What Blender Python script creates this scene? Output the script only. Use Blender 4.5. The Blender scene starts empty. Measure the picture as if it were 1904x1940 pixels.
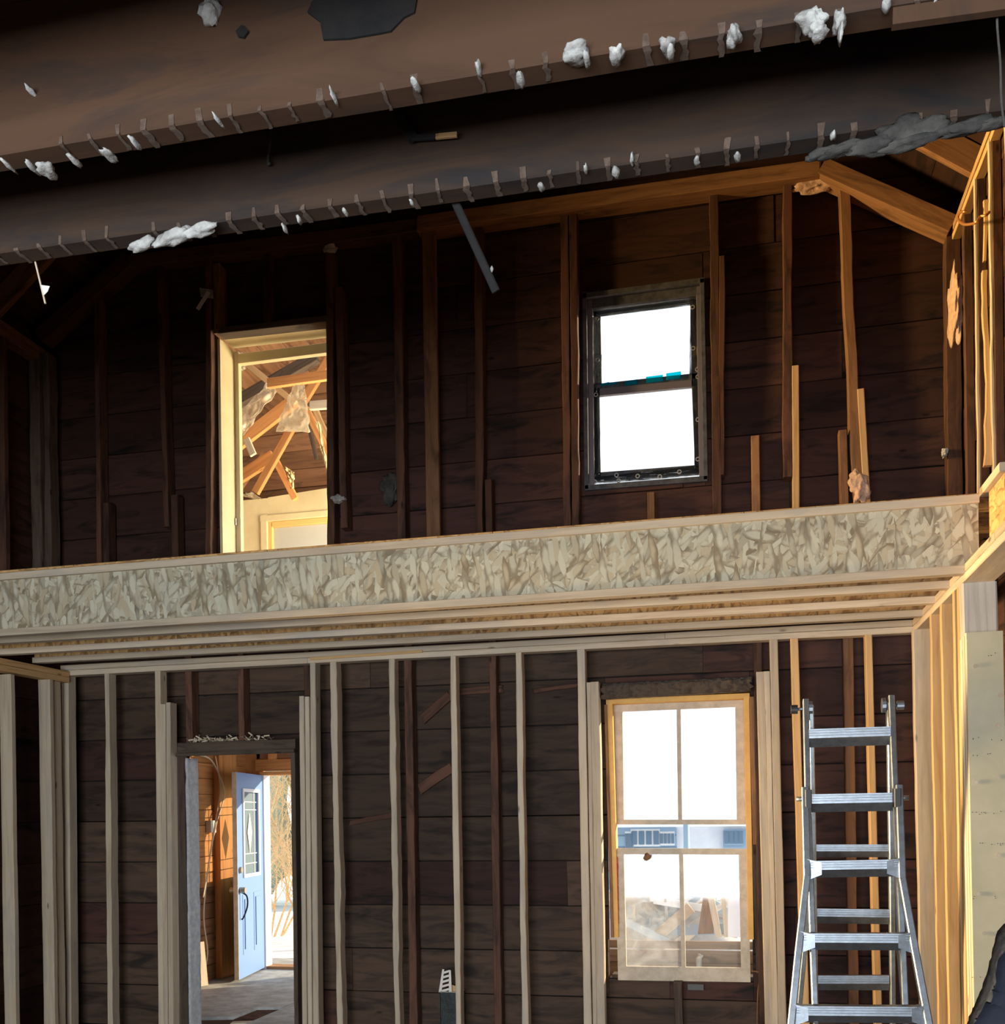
import bpy, bmesh, math, random
from mathutils import Vector, Matrix, noise
random.seed(7)
S = bpy.context.scene
COL = S.collection
# ------------------------------------------------------------ camera
# level phone camera, 1.6 m above the floor, turned a little left; the picture is the upper crop of the frame (lens shift)
FPX, CX, CY = 1904.0, 952.0, 1546.0
YAW, RHO, EYE = math.atan(438/1904), .0138, 1.6
Fv = Vector((-math.sin(YAW), math.cos(YAW), 0)); R0 = Vector((math.cos(YAW), math.sin(YAW), 0)); Zv = Vector((0, 0, 1))
Rv = R0*math.cos(RHO) - Zv*math.sin(RHO); Uv = R0*math.sin(RHO) + Zv*math.cos(RHO)
cam = bpy.data.objects.new('camera', bpy.data.cameras.new('camera')); COL.objects.link(cam)
cam.data.sensor_fit = 'HORIZONTAL'; cam.data.sensor_width = 36; cam.data.lens = 36*FPX/1904
cam.data.shift_y = (CY-970)/1904; cam.data.clip_start = .05; cam.data.clip_end = 300
cam.matrix_world = Matrix.Translation((0, 0, EYE)) @ Matrix((Rv, Uv, -Fv)).transposed().to_4x4()
S.camera = cam
S.view_settings.view_transform = 'Standard'; S.view_settings.look = 'None'; S.view_settings.gamma = 1
S.view_settings.use_curve_mapping = False; S.view_settings.exposure = 0.0
# ------------------------------------------------------------ sky, sun, daylight from an opening behind the camera, added fill lamps
wd = bpy.data.worlds.new('sky'); S.world = wd; wd.use_nodes = True
wd.node_tree.nodes['Background'].inputs[0].default_value = (.86, .94, 1, 1)
wd.node_tree.nodes['Background'].inputs[1].default_value = 1.5
def light(name, kind, loc, direction, energy, color, sx=1, sy=1):
    l = bpy.data.lights.new(name, kind); l.energy = energy; l.color = color
    if kind == 'AREA': l.shape = 'RECTANGLE'; l.size = sx; l.size_y = sy
    if kind == 'SUN': l.angle = .01
    o = bpy.data.objects.new(name, l); COL.objects.link(o)
    o.location = Vector(loc) + Vector((0, 0, EYE)); o.rotation_euler = Vector(direction).to_track_quat('-Z', 'Y').to_euler()
    return o
light('sun', 'SUN', (8, 16, 8), (-.78, -.55, -.21), 10, (1, .80, .52))
light('daylight_rear_opening', 'AREA', (-1.0, -3.3, -.35), (0, 1, .02), 500, (.90, .95, 1), 4.6, 2.0)
for nm, loc, en, col in (('warm_left_fill_upper', (-4.78, 4.62, 2.75), 62, (1, .66, .26)), ('warm_left_fill_lower', (-4.5, 4.4, -.2), 68, (1, .70, .36))):
    sp = light(nm, 'AREA', loc, (1, .10, .02), en, col, .5, 1.4); sp.data.spread = math.radians(46)  # warm fill lamps added for the room-side edges of the right wall
light('wing_fill_upper', 'AREA', (-2.05, 8.6, 2.4), (-1, .15, .4), 250, (1, .86, .62), 2.2, 1.6)  # added fill lamp inside the upper room
light('wing_fill_lower', 'AREA', (-2.0, 8.4, -.2), (-1, .1, -.05), 24, (.9, .95, 1), 1.6, 1.6)  # added fill lamp inside the lower hall

# ------------------------------------------------------------ helpers (all numbers are metres relative to the eye; everything is lifted by EYE at the end)
def ray(x, y): return Fv + Rv*((x-CX)/FPX) - Uv*((y-CY)/FPX)
def PY(x, y, Y): d = ray(x, y); return d*(Y/d.y)
def PX(x, y, X): d = ray(x, y); return d*(X/d.x)
def PZ(x, y, Z): d = ray(x, y); return d*(Z/d.z)
def PP(x, y, p, n): d = ray(x, y); n = Vector(n); return d*(Vector(p).dot(n)/d.dot(n))
W = {}
def link(o, M, parent=None):
    COL.objects.link(o); W[o.name] = M.copy()
    if parent is not None:
        o.parent = parent; o.matrix_parent_inverse = W[parent.name].inverted()
    o.matrix_basis = M
    return o
def thing(name, label, cat, loc=(0, 0, 0), group=None, kind=None):
    o = bpy.data.objects.new(name, None); o.empty_display_size = .1
    link(o, Matrix.Translation(loc))
    if label: o['label'] = label
    if cat: o['category'] = cat
    if group: o['group'] = group
    if kind: o['kind'] = kind
    return o
def struct(name, loc=(0, 0, 0)):
    o = bpy.data.objects.new(name, None); link(o, Matrix.Translation(loc)); o['kind'] = 'structure'; return o
def tag(o, label, cat, group=None, kind=None):
    o['label'] = label; o['category'] = cat
    if group: o['group'] = group
    if kind: o['kind'] = kind
    return o
def mesh_obj(name, verts, faces, mat, parent=None, M=None, smooth=False):
    me = bpy.data.meshes.new(name); me.from_pydata([tuple(v) for v in verts], [], faces); me.materials.append(mat)
    bm = bmesh.new(); bm.from_mesh(me); bmesh.ops.recalc_face_normals(bm, faces=bm.faces); bm.to_mesh(me); bm.free()
    if smooth: me.polygons.foreach_set('use_smooth', [True]*len(me.polygons))
    return link(bpy.data.objects.new(name, me), M or Matrix(), parent)
def beam(name, A, B, w, d, mat, parent=None, hint=(1, 0, 0), cham=.003, wob=0.0, seg=1, rag=0.0):
    """board from A to B (centre line); w across 'hint', d the other way; its grain runs along local Z"""
    A = Vector(A); B = Vector(B); L = (B-A).length; z = (B-A).normalized()
    x = Vector(hint); x = (x - z*x.dot(z)).normalized(); y = z.cross(x)
    M = Matrix((x, y, z)).transposed().to_4x4(); M.translation = A
    c = min(cham, w*.3, d*.3); a, b = w/2, d/2
    prof = [(-a+c, -b), (a-c, -b), (a, -b+c), (a, b-c), (a-c, b), (-a+c, b), (-a, b-c), (-a, -b+c)]
    if wob and seg == 1: seg = max(2, int(L/.07))
    V, Fc = [], []; sd = random.random()*100
    for i in range(seg+1):
        t = L*i/seg
        for (px, py) in prof:
            dx = dy = 0
            if wob:
                dx = wob*.55*(noise.noise(Vector((t*2.2+sd, px*30, 1)))+.6*noise.noise(Vector((t*9+sd, px*60, 1)))); dy = wob*.4*noise.noise(Vector((t*3, py*9+sd, 5)))
            dz = 0
            if rag and i in (0, seg): dz = rag*(random.random()-.5)
            V.append((px+dx, py+dy, t+dz))
    for i in range(seg):
        for k in range(8):
            V0 = i*8
            Fc.append((V0+k, V0+(k+1) % 8, V0+8+(k+1) % 8, V0+8+k))
    Fc.append(tuple(range(7, -1, -1))); Fc.append(tuple(seg*8+k for k in range(8)))
    return mesh_obj(name, V, Fc, mat, parent, M)
def box(name, lo, hi, mat, parent=None, axis=None, cham=.003, **k):
    """axis aligned box as a beam along its longest side"""
    lo = Vector(lo); hi = Vector(hi); s = hi-lo; c = (lo+hi)/2
    ax = axis if axis is not None else max(range(3), key=lambda i: s[i])
    A = c.copy(); A[ax] = lo[ax]; B = c.copy(); B[ax] = hi[ax]
    hx = {0: (0, 1, 0), 1: (1, 0, 0), 2: (1, 0, 0)}[ax]; w = s[1] if ax == 0 else s[0]; d = s[2] if ax < 2 else s[1]
    return beam(name, A, B, w, d, mat, parent, hx, cham, **k)
def slab(name, pts, vec, mat, parent=None):
    """polygon pts pushed by vec"""
    n = len(pts); o = sum((Vector(p) for p in pts), Vector())/n; M = Matrix.Translation(o)
    V = [Vector(p)-o for p in pts] + [Vector(p)-o+Vector(vec) for p in pts]
    F = [tuple(range(n)), tuple(range(2*n-1, n-1, -1))] + [(i, (i+1) % n, n+(i+1) % n, n+i) for i in range(n)]
    return mesh_obj(name, V, F, mat, parent, M)
def blob(name, c, s, mat, parent=None, seed=0, rough=.35, sub=2, smooth=True, rot=0):
    bm = bmesh.new(); bmesh.ops.create_icosphere(bm, subdivisions=sub, radius=1)
    for v in bm.verts:
        k = 1 + rough*noise.noise(v.co*1.3+Vector((seed*7.3, seed, 0))) + rough*.6*noise.noise(v.co*3.1+Vector((seed, 3, seed*2.1)))
        v.co = Vector((v.co.x*s[0]*k, v.co.y*s[1]*k, v.co.z*s[2]*k))
    if rot: bmesh.ops.rotate(bm, verts=bm.verts, cent=(0, 0, 0), matrix=Matrix.Rotation(rot, 3, 'Y'))
    me = bpy.data.meshes.new(name); bm.to_mesh(me); bm.free(); me.materials.append(mat)
    if smooth: me.polygons.foreach_set('use_smooth', [True]*len(me.polygons))
    return link(bpy.data.objects.new(name, me), Matrix.Translation(c), parent)
def tube(name, pts, r, mat, parent=None, seg=8, closed=False):
    pts = [Vector(p) for p in pts]; rs = r if isinstance(r, (list, tuple)) else [r]*len(pts)
    o = pts[0].copy(); V, F = [], []; up = Vector((.13, .2, 1)).normalized()
    for i, p in enumerate(pts):
        t = (pts[min(i+1, len(pts)-1)]-pts[max(i-1, 0)]).normalized()
        a = t.cross(up);
        if a.length < .1: a = t.cross(Vector((1, 0, 0)))
        a.normalize(); b = t.cross(a)
        for k in range(seg):
            an = 2*math.pi*k/seg; V.append(p-o+(a*math.cos(an)+b*math.sin(an))*rs[i])
    for i in range(len(pts)-1):
        for k in range(seg): F.append((i*seg+k, i*seg+(k+1) % seg, (i+1)*seg+(k+1) % seg, (i+1)*seg+k))
    F.append(tuple(range(seg))); n = (len(pts)-1)*seg; F.append(tuple(n+k for k in range(seg)))
    return mesh_obj(name, V, F, mat, parent, Matrix.Translation(o), smooth=True)
def smoothpts(P, n=6):
    P = [Vector(p) for p in P]; out = []
    for i in range(len(P)-1):
        p0, p1, p2, p3 = P[max(i-1, 0)], P[i], P[i+1], P[min(i+2, len(P)-1)]
        for k in range(n):
            t = k/n; out.append(.5*((2*p1)+(p2-p0)*t+(2*p0-5*p1+4*p2-p3)*t*t+(3*p1-p0-3*p2+p3)*t**3))
    out.append(P[-1]); return out
def sheet(name, quad, nu, nv, amp, mat, parent=None, seed=0, thick=.002, freq=6):
    """crumpled thin sheet spanned between four corners, with real thickness"""
    a, b, c, d = [Vector(q) for q in quad]; nrm = (b-a).cross(d-a).normalized(); o = (a+b+c+d)/4; V, F = [], []
    for s in (0, 1):
        for j in range(nv+1):
            for i in range(nu+1):
                u, v = i/nu, j/nv; p = (a*(1-u)+b*u)*(1-v)+(d*(1-u)+c*u)*v
                q = p + nrm*(amp*noise.noise(Vector((u*freq, v*freq, seed)))+s*thick) + (b-a)*.04*noise.noise(Vector((v*5, seed, 2)))
                V.append(q-o)
    N = (nu+1)*(nv+1); I = lambda i, j, s: s*N+j*(nu+1)+i
    for j in range(nv):
        for i in range(nu):
            F.append((I(i, j, 0), I(i+1, j, 0), I(i+1, j+1, 0), I(i, j+1, 0))); F.append((I(i, j+1, 1), I(i+1, j+1, 1), I(i+1, j, 1), I(i, j, 1)))
    for i in range(nu):
        F.append((I(i, 0, 0), I(i, 0, 1), I(i+1, 0, 1), I(i+1, 0, 0))); F.append((I(i+1, nv, 0), I(i+1, nv, 1), I(i, nv, 1), I(i, nv, 0)))
    for j in range(nv):
        F.append((I(0, j+1, 0), I(0, j+1, 1), I(0, j, 1), I(0, j, 0))); F.append((I(nu, j, 0), I(nu, j, 1), I(nu, j+1, 1), I(nu, j+1, 0)))
    return mesh_obj(name, V, F, mat, parent, Matrix.Translation(o), smooth=True)

# ------------------------------------------------------------ materials
def nt(name):
    m = bpy.data.materials.new(name); m.use_nodes = True; t = m.node_tree; return m, t, t.nodes['Principled BSDF']
def N(t, typ, **k):
    n = t.nodes.new(typ)
    for a, b in k.items():
        if a in n.inputs.keys() if isinstance(a, str) else False: n.inputs[a].default_value = b
        else: setattr(n, a, b)
    return n
def ramp(t, fac, stops):
    r = t.nodes.new('ShaderNodeValToRGB'); t.links.new(fac, r.inputs[0]); e = r.color_ramp.elements
    while len(e) < len(stops): e.new(.5)
    for i, (p, c) in enumerate(stops): e[i].position = p; e[i].color = (*c, 1)
    return r.outputs[0]
def mixc(t, fac, a, b, mode='MIX'):
    m = t.nodes.new('ShaderNodeMix'); m.data_type = 'RGBA'; m.blend_type = mode
    for s, v in ((m.inputs[0], fac), (m.inputs[6], a), (m.inputs[7], b)):
        if hasattr(v, 'is_linked'): t.links.new(v, s)
        elif isinstance(v, (int, float)): s.default_value = v
        else: s.default_value = (*v, 1)
    return m.outputs[2]
def objcoord(t, scale):
    tc = t.nodes.new('ShaderNodeTexCoord'); oi = t.nodes.new('ShaderNodeObjectInfo')
    mu = t.nodes.new('ShaderNodeMath'); mu.operation = 'MULTIPLY'; mu.inputs[1].default_value = 37.; t.links.new(oi.outputs['Random'], mu.inputs[0])
    ad = t.nodes.new('ShaderNodeVectorMath'); ad.operation = 'ADD'; t.links.new(tc.outputs['Object'], ad.inputs[0]); t.links.new(mu.outputs[0], ad.inputs[1])
    mp = t.nodes.new('ShaderNodeMapping'); mp.inputs['Scale'].default_value = scale; t.links.new(ad.outputs[0], mp.inputs[0])
    return mp.outputs[0], oi.outputs['Random'], ad.outputs[0]
def noi(t, vec, scale, detail=4, rough=.6, dist=0):
    n = t.nodes.new('ShaderNodeTexNoise'); n.inputs['Scale'].default_value = scale; n.inputs['Detail'].default_value = detail
    n.inputs['Roughness'].default_value = rough; n.inputs['Distortion'].default_value = dist
    if vec is not None: t.links.new(vec, n.inputs['Vector'])
    return n.outputs[0]
def bump(t, b, h, s=.3, d=.004):
    n = t.nodes.new('ShaderNodeBump'); n.inputs['Strength'].default_value = s; n.inputs['Distance'].default_value = d
    t.links.new(h, n.inputs['Height']); t.links.new(n.outputs[0], b.inputs['Normal'])
def wood(name, light_, dark, stain=None, stain_at=(.55, .75), var=.25, knots=True, rough=.75, grain=1.0, stain_scale=2.2):
    m, t, b = nt(name); v, rnd, raw = objcoord(t, (28*grain, 28*grain, 1.6))
    g = noi(t, v, 1.0, 5, .65, .6)
    col = ramp(t, g, [(.3, dark), (.52, light_), (.8, tuple(min(1, c*1.12) for c in light_))])
    fine = noi(t, v, 5.0, 3, .5)
    col = mixc(t, .25, col, ramp(t, fine, [(.35, tuple(c*.6 for c in dark)), (.6, light_)]), 'MULTIPLY') if False else col
    if knots:
        vo = t.nodes.new('ShaderNodeTexVoronoi'); mp = t.nodes.new('ShaderNodeMapping'); mp.inputs['Scale'].default_value = (7, 7, 2.6)
        t.links.new(raw, mp.inputs[0]); t.links.new(mp.outputs[0], vo.inputs['Vector']); vo.inputs['Scale'].default_value = 1
        k = ramp(t, vo.outputs['Distance'], [(.035, (1, 1, 1)), (.085, (0, 0, 0))])
        col = mixc(t, k, col, tuple(c*.45 for c in dark))
    if stain:
        sv = t.nodes.new('ShaderNodeMapping'); sv.inputs['Scale'].default_value = (5, 5, 1.1); t.links.new(raw, sv.inputs[0])
        s = noi(t, sv.outputs[0], stain_scale, 5, .6, .8); sm = ramp(t, s, [(stain_at[0], (0, 0, 0)), (stain_at[1], (1, 1, 1))])
        col = mixc(t, sm, col, stain)
    rv = ramp(t, rnd, [(0, (1-var,)*3), (1, (1+var*.4,)*3)]); col = mixc(t, 1.0, col, rv, 'MULTIPLY')
    t.links.new(col, b.inputs['Base Color']); b.inputs['Roughness'].default_value = rough
    b.inputs['Specular IOR Level'].default_value = .25
    bump(t, b, g, .35, .003)
    return m
def flat(name, col, rough=.6, metal=0, noise_amt=0, scale=8, col2=None, bmp=0):
    m, t, b = nt(name); b.inputs['Roughness'].default_value = rough; b.inputs['Metallic'].default_value = metal
    b.inputs['Base Color'].default_value = (*col, 1)
    if col2 or bmp:
        v, rnd, raw = objcoord(t, (1, 1, 1)); g = noi(t, v, scale, 5, .65)
        if col2: t.links.new(ramp(t, g, [(.38, col), (.62, col2)]), b.inputs['Base Color'])
        if bmp: bump(t, b, g, bmp, .01)
    return m
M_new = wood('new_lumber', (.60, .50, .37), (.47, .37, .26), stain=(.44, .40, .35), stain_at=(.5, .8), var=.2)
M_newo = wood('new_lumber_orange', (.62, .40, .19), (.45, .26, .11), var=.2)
M_mid = wood('aged_lumber', (.30, .155, .075), (.19, .09, .042), stain=(.10, .05, .03), stain_at=(.5, .75), var=.35)
M_old = wood('old_stud', (.13, .060, .038), (.070, .035, .023), stain=(.035, .020, .016), stain_at=(.48, .7), var=.4)
M_sid = wood('old_siding', (.075, .033, .024), (.048, .022, .017), stain=(.012, .009, .009), stain_at=(.5, .70), var=.45, grain=.5)
M_sidg = wood('old_siding_grey', (.082, .050, .033), (.050, .030, .021), stain=(.022, .016, .013), stain_at=(.48, .70), var=.45, grain=.5)
M_joist = wood('old_joist', (.080, .042, .024), (.056, .030, .018), stain=(.035, .027, .024), stain_at=(.52, .75), var=.1, grain=.35, knots=False)
M_joist2 = wood('sooty_joist', (.056, .033, .021), (.038, .023, .016), stain=(.022, .020, .021), stain_at=(.46, .66), var=.1, grain=.35, knots=False)
M_grey = wood('grey_post', (.46, .44, .40), (.34, .31, .27), var=.1)
M_dirty = wood('weathered_frame', (.12, .085, .06), (.06, .042, .03), stain=(.03, .022, .018), var=.3)
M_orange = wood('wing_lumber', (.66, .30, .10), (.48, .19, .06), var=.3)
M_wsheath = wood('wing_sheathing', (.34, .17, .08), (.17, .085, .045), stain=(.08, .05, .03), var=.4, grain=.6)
M_cream = flat('cream_paint', (.78, .66, .38), .5, col2=(.72, .60, .34), scale=5)
M_sash = flat('old_white_sash_paint', (.66, .56, .42), .55, col2=(.52, .43, .31), scale=14, bmp=.2)
M_jamb = flat('yellow_jamb_wood', (.80, .44, .08), .5, col2=(.70, .36, .06), scale=9)
M_plaster = flat('plaster', (.52, .53, .51), .9, col2=(.27, .265, .25), scale=22, bmp=.6)
M_plasterd = flat('sooty_plaster', (.075, .072, .064), .95, col2=(.035, .034, .032), scale=18, bmp=.8)
M_mark = flat('lath_mark', (.125, .088, .066), .95, col2=(.075, .048, .034), scale=60)
M_insul = flat('pink_insulation', (.72, .48, .36), 1, col2=(.50, .34, .24), scale=30, bmp=1)
M_alu = flat('aluminium', (.33, .38, .44), .42, .85, col2=(.26, .29, .32), scale=30)
M_black = flat('black_plastic', (.02, .022, .025), .5)
M_char = flat('charred', (.005, .005, .006), .9, col2=(.012, .011, .011), scale=14, bmp=.5)
M_duct = flat('black_duct', (.008, .012, .012), .6, col2=(.02, .035, .035), scale=30, bmp=.5)
M_gal = flat('galvanised_plate', (.60, .56, .50), .45, .6)
M_copper = flat('copper_hook', (.85, .42, .16), .35, .7)
M_blue = flat('blue_door_paint', (.13, .24, .50), .45)
M_white = flat('white_paint', (.82, .83, .84), .5)
M_red = flat('red_strip', (.62, .03, .05), .6, col2=(.70, .20, .14), scale=40)
M_tape = flat('blue_tape', (.0, .42, .62), .5); M_tape.node_tree.nodes['Principled BSDF'].inputs['Transmission Weight'].default_value = .75; M_tape.node_tree.nodes['Principled BSDF'].inputs['Roughness'].default_value = .9; M_tape.node_tree.nodes['Principled BSDF'].inputs['IOR'].default_value = 1.02; M_tape.node_tree.nodes['Principled BSDF'].inputs['Base Color'].default_value = (.0, .55, .78, 1)
M_snow = flat('snow', (.86, .88, .92), .9, col2=(.78, .80, .86), scale=2)
M_twig = flat('twig', (.85, .66, .40), .8, col2=(.62, .44, .24), scale=30)
M_green = flat('evergreen', (.34, .44, .34), .8, col2=(.20, .32, .26), scale=10)
M_hfloor = flat('dusty_plywood', (.46, .47, .46), .8, col2=(.30, .30, .29), scale=7, bmp=.3)
M_bluesid = flat('far_blue_siding', (.30, .42, .55), .8)
M_brass = flat('dull_brass', (.45, .38, .28), .35, .8)
M_cloth = flat('navy_cloth', (.012, .016, .03), .9, bmp=.3, scale=30)
M_canvas = flat('grey_canvas', (.16, .14, .11), .95, col2=(.06, .055, .05), scale=14, bmp=.8)
M_shade = flat('window_shade', (.80, .82, .76), .8)
M_wire = flat('wire', (.66, .56, .42), .6)
M_debris = flat('debris', (.36, .36, .38), .9, col2=(.62, .60, .58), scale=3, bmp=.5)
M_hole = flat('crawl_space_soil', (.03, .025, .02), 1)

def glassmat(name, dust, col=(.85, .9, .92), pat=False):
    m, t, b = nt(name); out = t.nodes['Material Output']
    tr = t.nodes.new('ShaderNodeBsdfTransparent'); gl = t.nodes.new('ShaderNodeBsdfGlossy'); gl.inputs['Roughness'].default_value = .05
    tl = t.nodes.new('ShaderNodeBsdfTranslucent'); tl.inputs[0].default_value = (*col, 1)
    df = t.nodes.new('ShaderNodeBsdfDiffuse'); df.inputs[0].default_value = (*col, 1)
    m1 = t.nodes.new('ShaderNodeMixShader'); m1.inputs[0].default_value = .04; t.links.new(tr.outputs[0], m1.inputs[1]); t.links.new(gl.outputs[0], m1.inputs[2])
    m2 = t.nodes.new('ShaderNodeMixShader'); m2.inputs[0].default_value = .5; t.links.new(tl.outputs[0], m2.inputs[1]); t.links.new(df.outputs[0], m2.inputs[2])
    m3 = t.nodes.new('ShaderNodeMixShader'); m3.inputs[0].default_value = dust; t.links.new(m1.outputs[0], m3.inputs[1]); t.links.new(m2.outputs[0], m3.inputs[2])
    if pat:
        v, rnd, raw = objcoord(t, (1, 1, 1)); g = noi(t, v, 5, 5, .7, 1.5)
        r = ramp(t, g, [(.35, (dust*.4,)*3), (.7, (min(1, dust*1.6),)*3)]); t.links.new(r, m3.inputs[0])
    t.links.new(m3.outputs[0], out.inputs[0]); return m
M_glass = glassmat('clear_glass', .04)
M_dusty = glassmat('dusty_glass', .17, pat=True)
M_poly = glassmat('plastic_film', .42, (.92, .82, .62), True)
M_dark_film = glassmat('dark_film', .75, (.05, .06, .07), True)

def osb(name, base, amp=1.0):
    m, t, b = nt(name); tc = t.nodes.new('ShaderNodeTexCoord'); cols = []
    def layer(rot, sc, off):
        mp = t.nodes.new('ShaderNodeMapping'); mp.inputs['Rotation'].default_value = (0, rot, 0); mp.inputs['Location'].default_value = off
        mp2 = t.nodes.new('ShaderNodeMapping'); mp2.inputs['Scale'].default_value = sc
        nd = t.nodes.new('ShaderNodeTexNoise'); nd.inputs['Scale'].default_value = 14
        t.links.new(tc.outputs['Object'], nd.inputs['Vector'])
        va = t.nodes.new('ShaderNodeVectorMath'); va.operation = 'MULTIPLY_ADD'; va.inputs[1].default_value = (.02, .02, .02)
        t.links.new(nd.outputs['Color'], va.inputs[0]); t.links.new(tc.outputs['Object'], va.inputs[2])
        t.links.new(va.outputs[0], mp.inputs[0]); t.links.new(mp.outputs[0], mp2.inputs[0])
        vo = t.nodes.new('ShaderNodeTexVoronoi'); vo.inputs['Scale'].default_value = 1; t.links.new(mp2.outputs[0], vo.inputs['Vector'])
        sp = t.nodes.new('ShaderNodeSeparateColor'); t.links.new(vo.outputs['Color'], sp.inputs[0])
        return sp.outputs[0], sp.outputs[1], vo.outputs['Distance']
    lays = [layer(.35, (26, 26, 6), (0, 0, 0)), layer(-.55, (22, 22, 6.5), (3, 1, 2)), layer(1.25, (30, 30, 8), (7, 5, 1)), layer(-.1, (34, 34, 8), (2, 9, 4)), layer(-.8, (30, 30, 9), (5, 2, 8)), layer(.15, (30, 30, 7), (1, 6, 3))]
    cur = None; hh = None
    for (a, g, d) in lays:
        c = ramp(t, a, [(0, tuple(x*.72 for x in base)), (.2, (base[0]*.95, base[1]*.84, base[2]*.74)), (.55, base), (1, tuple(min(1, x*1.18) for x in base))])
        if cur is None: cur, hh = c, a
        else:
            k = ramp(t, g, [(.60, (0, 0, 0)), (.62, (1, 1, 1))]); cur = mixc(t, k, cur, c)
            edge = ramp(t, d, [(.55, (0, 0, 0)), (.75, (1, 1, 1))])
            e2 = mixc(t, 1.0, k, edge, 'MULTIPLY'); m_ = mixc(t, e2, (1, 1, 1), (.42, .36, .31)); cur = mixc(t, .8, cur, m_, 'MULTIPLY')
            hh = mixc(t, k, hh, a)
    t.links.new(cur, b.inputs['Base Color']); b.inputs['Roughness'].default_value = .8; bump(t, b, hh, .3, .002)
    return m
M_osb = osb('strand_board', (.50, .475, .36))
M_osbw = osb('strand_board_warm', (.60, .37, .15))

# ------------------------------------------------------------ wall_back : old plank wall with old studs
YS, YO = 6.52, 6.42                       # planking face, old stud face
XL, XR, ZF = -4.95, 1.36, -1.6            # planking of the side walls, floor
def X_at(x, y, Y): return PY(x, y, Y).x
def Z_at(x, y, Y): return PY(x, y, Y).z
# openings of the back wall (x0, x1, z0, z1)
OP_UD = (X_at(417, 830, YS), X_at(621, 830, YS), 1.36, Z_at(520, 622, YS))
OP_LD = (X_at(356, 1700, YS), X_at(571, 1700, YS), ZF, Z_at(460, 1428, YS))
OP_UW = (X_at(1106, 740, YS), X_at(1334, 740, YS), Z_at(1220, 916, YS), Z_at(1220, 543, YS))
OP_LW = (X_at(1150, 1600, YS), X_at(1424, 1600, YS), Z_at(1290, 1858, YS), Z_at(1290, 1318, YS))
wb = struct('wall_back', (-1.8, YS, ZF))
def plank_rows(parent, a0, a1, z0, z1, step, openings, mk, cuts=(1.6, 3.4)):
    z = math.floor(z0/step)*step
    while z < z1:
        r0, r1 = max(z, z0), min(z+step, z1); z += step
        if r1-r0 < .02: continue
        segs = []; a = a0
        while a < a1-.05:
            b = min(a1, a+random.uniform(*cuts)); b = a1 if a1-b < .5 else b; segs.append((a, b)); a = b
        for (s0, s1) in segs:
            pieces = [(s0, s1, r0, r1)]
            for (o0, o1, p0, p1) in openings:
                nxt = []
                for (q0, q1, t0, t1) in pieces:
                    if o1 <= q0 or o0 >= q1 or p1 <= t0 or p0 >= t1: nxt.append((q0, q1, t0, t1)); continue
                    if o0-q0 > .01: nxt.append((q0, o0, t0, t1))
                    if q1-o1 > .01: nxt.append((o1, q1, t0, t1))
                    c0, c1 = max(q0, o0), min(q1, o1)
                    if t1-p1 > .012: nxt.append((c0, c1, p1, t1))
                    if p0-t0 > .012: nxt.append((c0, c1, t0, p0))
                pieces = nxt
            for p in pieces: mk(parent, *p)
def mk_back(parent, a, b, z0, z1):
    if b-a < .012 or z1-z0 < .012: return
    j = random.uniform(0, .007); g = .006
    mat = M_sid if (z0 > 1.2 or a > -.2) else (M_sidg if random.random() < .8 else M_sid)
    zc = (z0+z1)/2; t = random.uniform(-.002, .002)
    beam('siding_plank', (a+.001, YS+.013+j, zc-t), (b-.001, YS+.013+j, zc+t), .022, z1-z0-g, mat, parent, (0, 1, 0), .003, wob=.004, seg=max(2, int((b-a)/.4)))
plank_rows(wb, XL, XR, ZF, 4.25, .2975, [OP_UD, OP_LD, OP_UW, OP_LW], mk_back)
def mk_paper(parent, a, b, z0, z1): box('building_paper', (a-.002, YS+.036, z0-.002), (b+.002, YS+.05, z1+.002), M_char, parent, axis=2)
st_ = random.getstate()
for (x0_, x1_) in [(XL-.05, OP_LD[0]), (OP_LD[0], OP_UD[1]), (OP_UD[1], OP_UW[0]-.4), (OP_UW[0]-.4, XR+.05)]:
    plank_rows(wb, x0_, x1_, ZF, 4.6, 20, [OP_UD, OP_LD, OP_UW, OP_LW], mk_paper, (50, 60))
random.setstate(st_)
def stud(name, xt, yt, xb, yb, w, mat, parent, Y=YO, D=.098, zt=None, zb=None, wob=.006, label=None, rag=0.0):
    T = PY(xt, yt, Y); B = PY(xb, yb, Y); d = T-B
    if zt is not None: T = B + d*((zt-B.z)/d.z)
    if zb is not None: B = T - d*((T.z-zb)/d.z)
    off = Vector((w/2, D/2, 0))
    o = beam(name, B+off, T+off, w, D, mat, parent, (1, 0, 0), .004, wob=wob, rag=rag)
    if label: o['label'] = label
    return o
ZLF = 1.455   # loft floor
# upper storey old studs: top pixel, bottom pixel, width
for a in [(177.5, 567, 182.7, 1052, .040, M_old, None), (296, 500, 310, 998, .040, M_old, 0), (389, 488, 389, 1050, .042, M_old, None),
          (498, 473, 499, 611, .040, M_old, 0), (617, 478, 620, 1045, .050, M_old, None), (634, 545, 645, 1000, .05, M_old, 0),
          (743, 450, 752, 1023, .060, M_old, None), (898.5, 426, 901, 1010, .052, M_old, None),
          (1062, 400, 1067, 998, .050, M_old, None), (1079, 400, 1083, 998, .048, M_old, None), (1343.5, 359, 1350, 970, .055, M_old, None),
          (1362, 485, 1362, 900, .035, M_old, 0), (1483.5, 344, 1483.5, 904, .055, M_old, 0), (1590, 355, 1612, 855, .058, M_mid, None),
          (1791.5, 440, 1795, 931, .085, M_old, None)]:
    stud('old_stud', a[0], a[1], a[2], a[3], a[4], a[5], wb, zb=(ZLF-.02 if a[6] is None else None), wob=.012)
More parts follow.
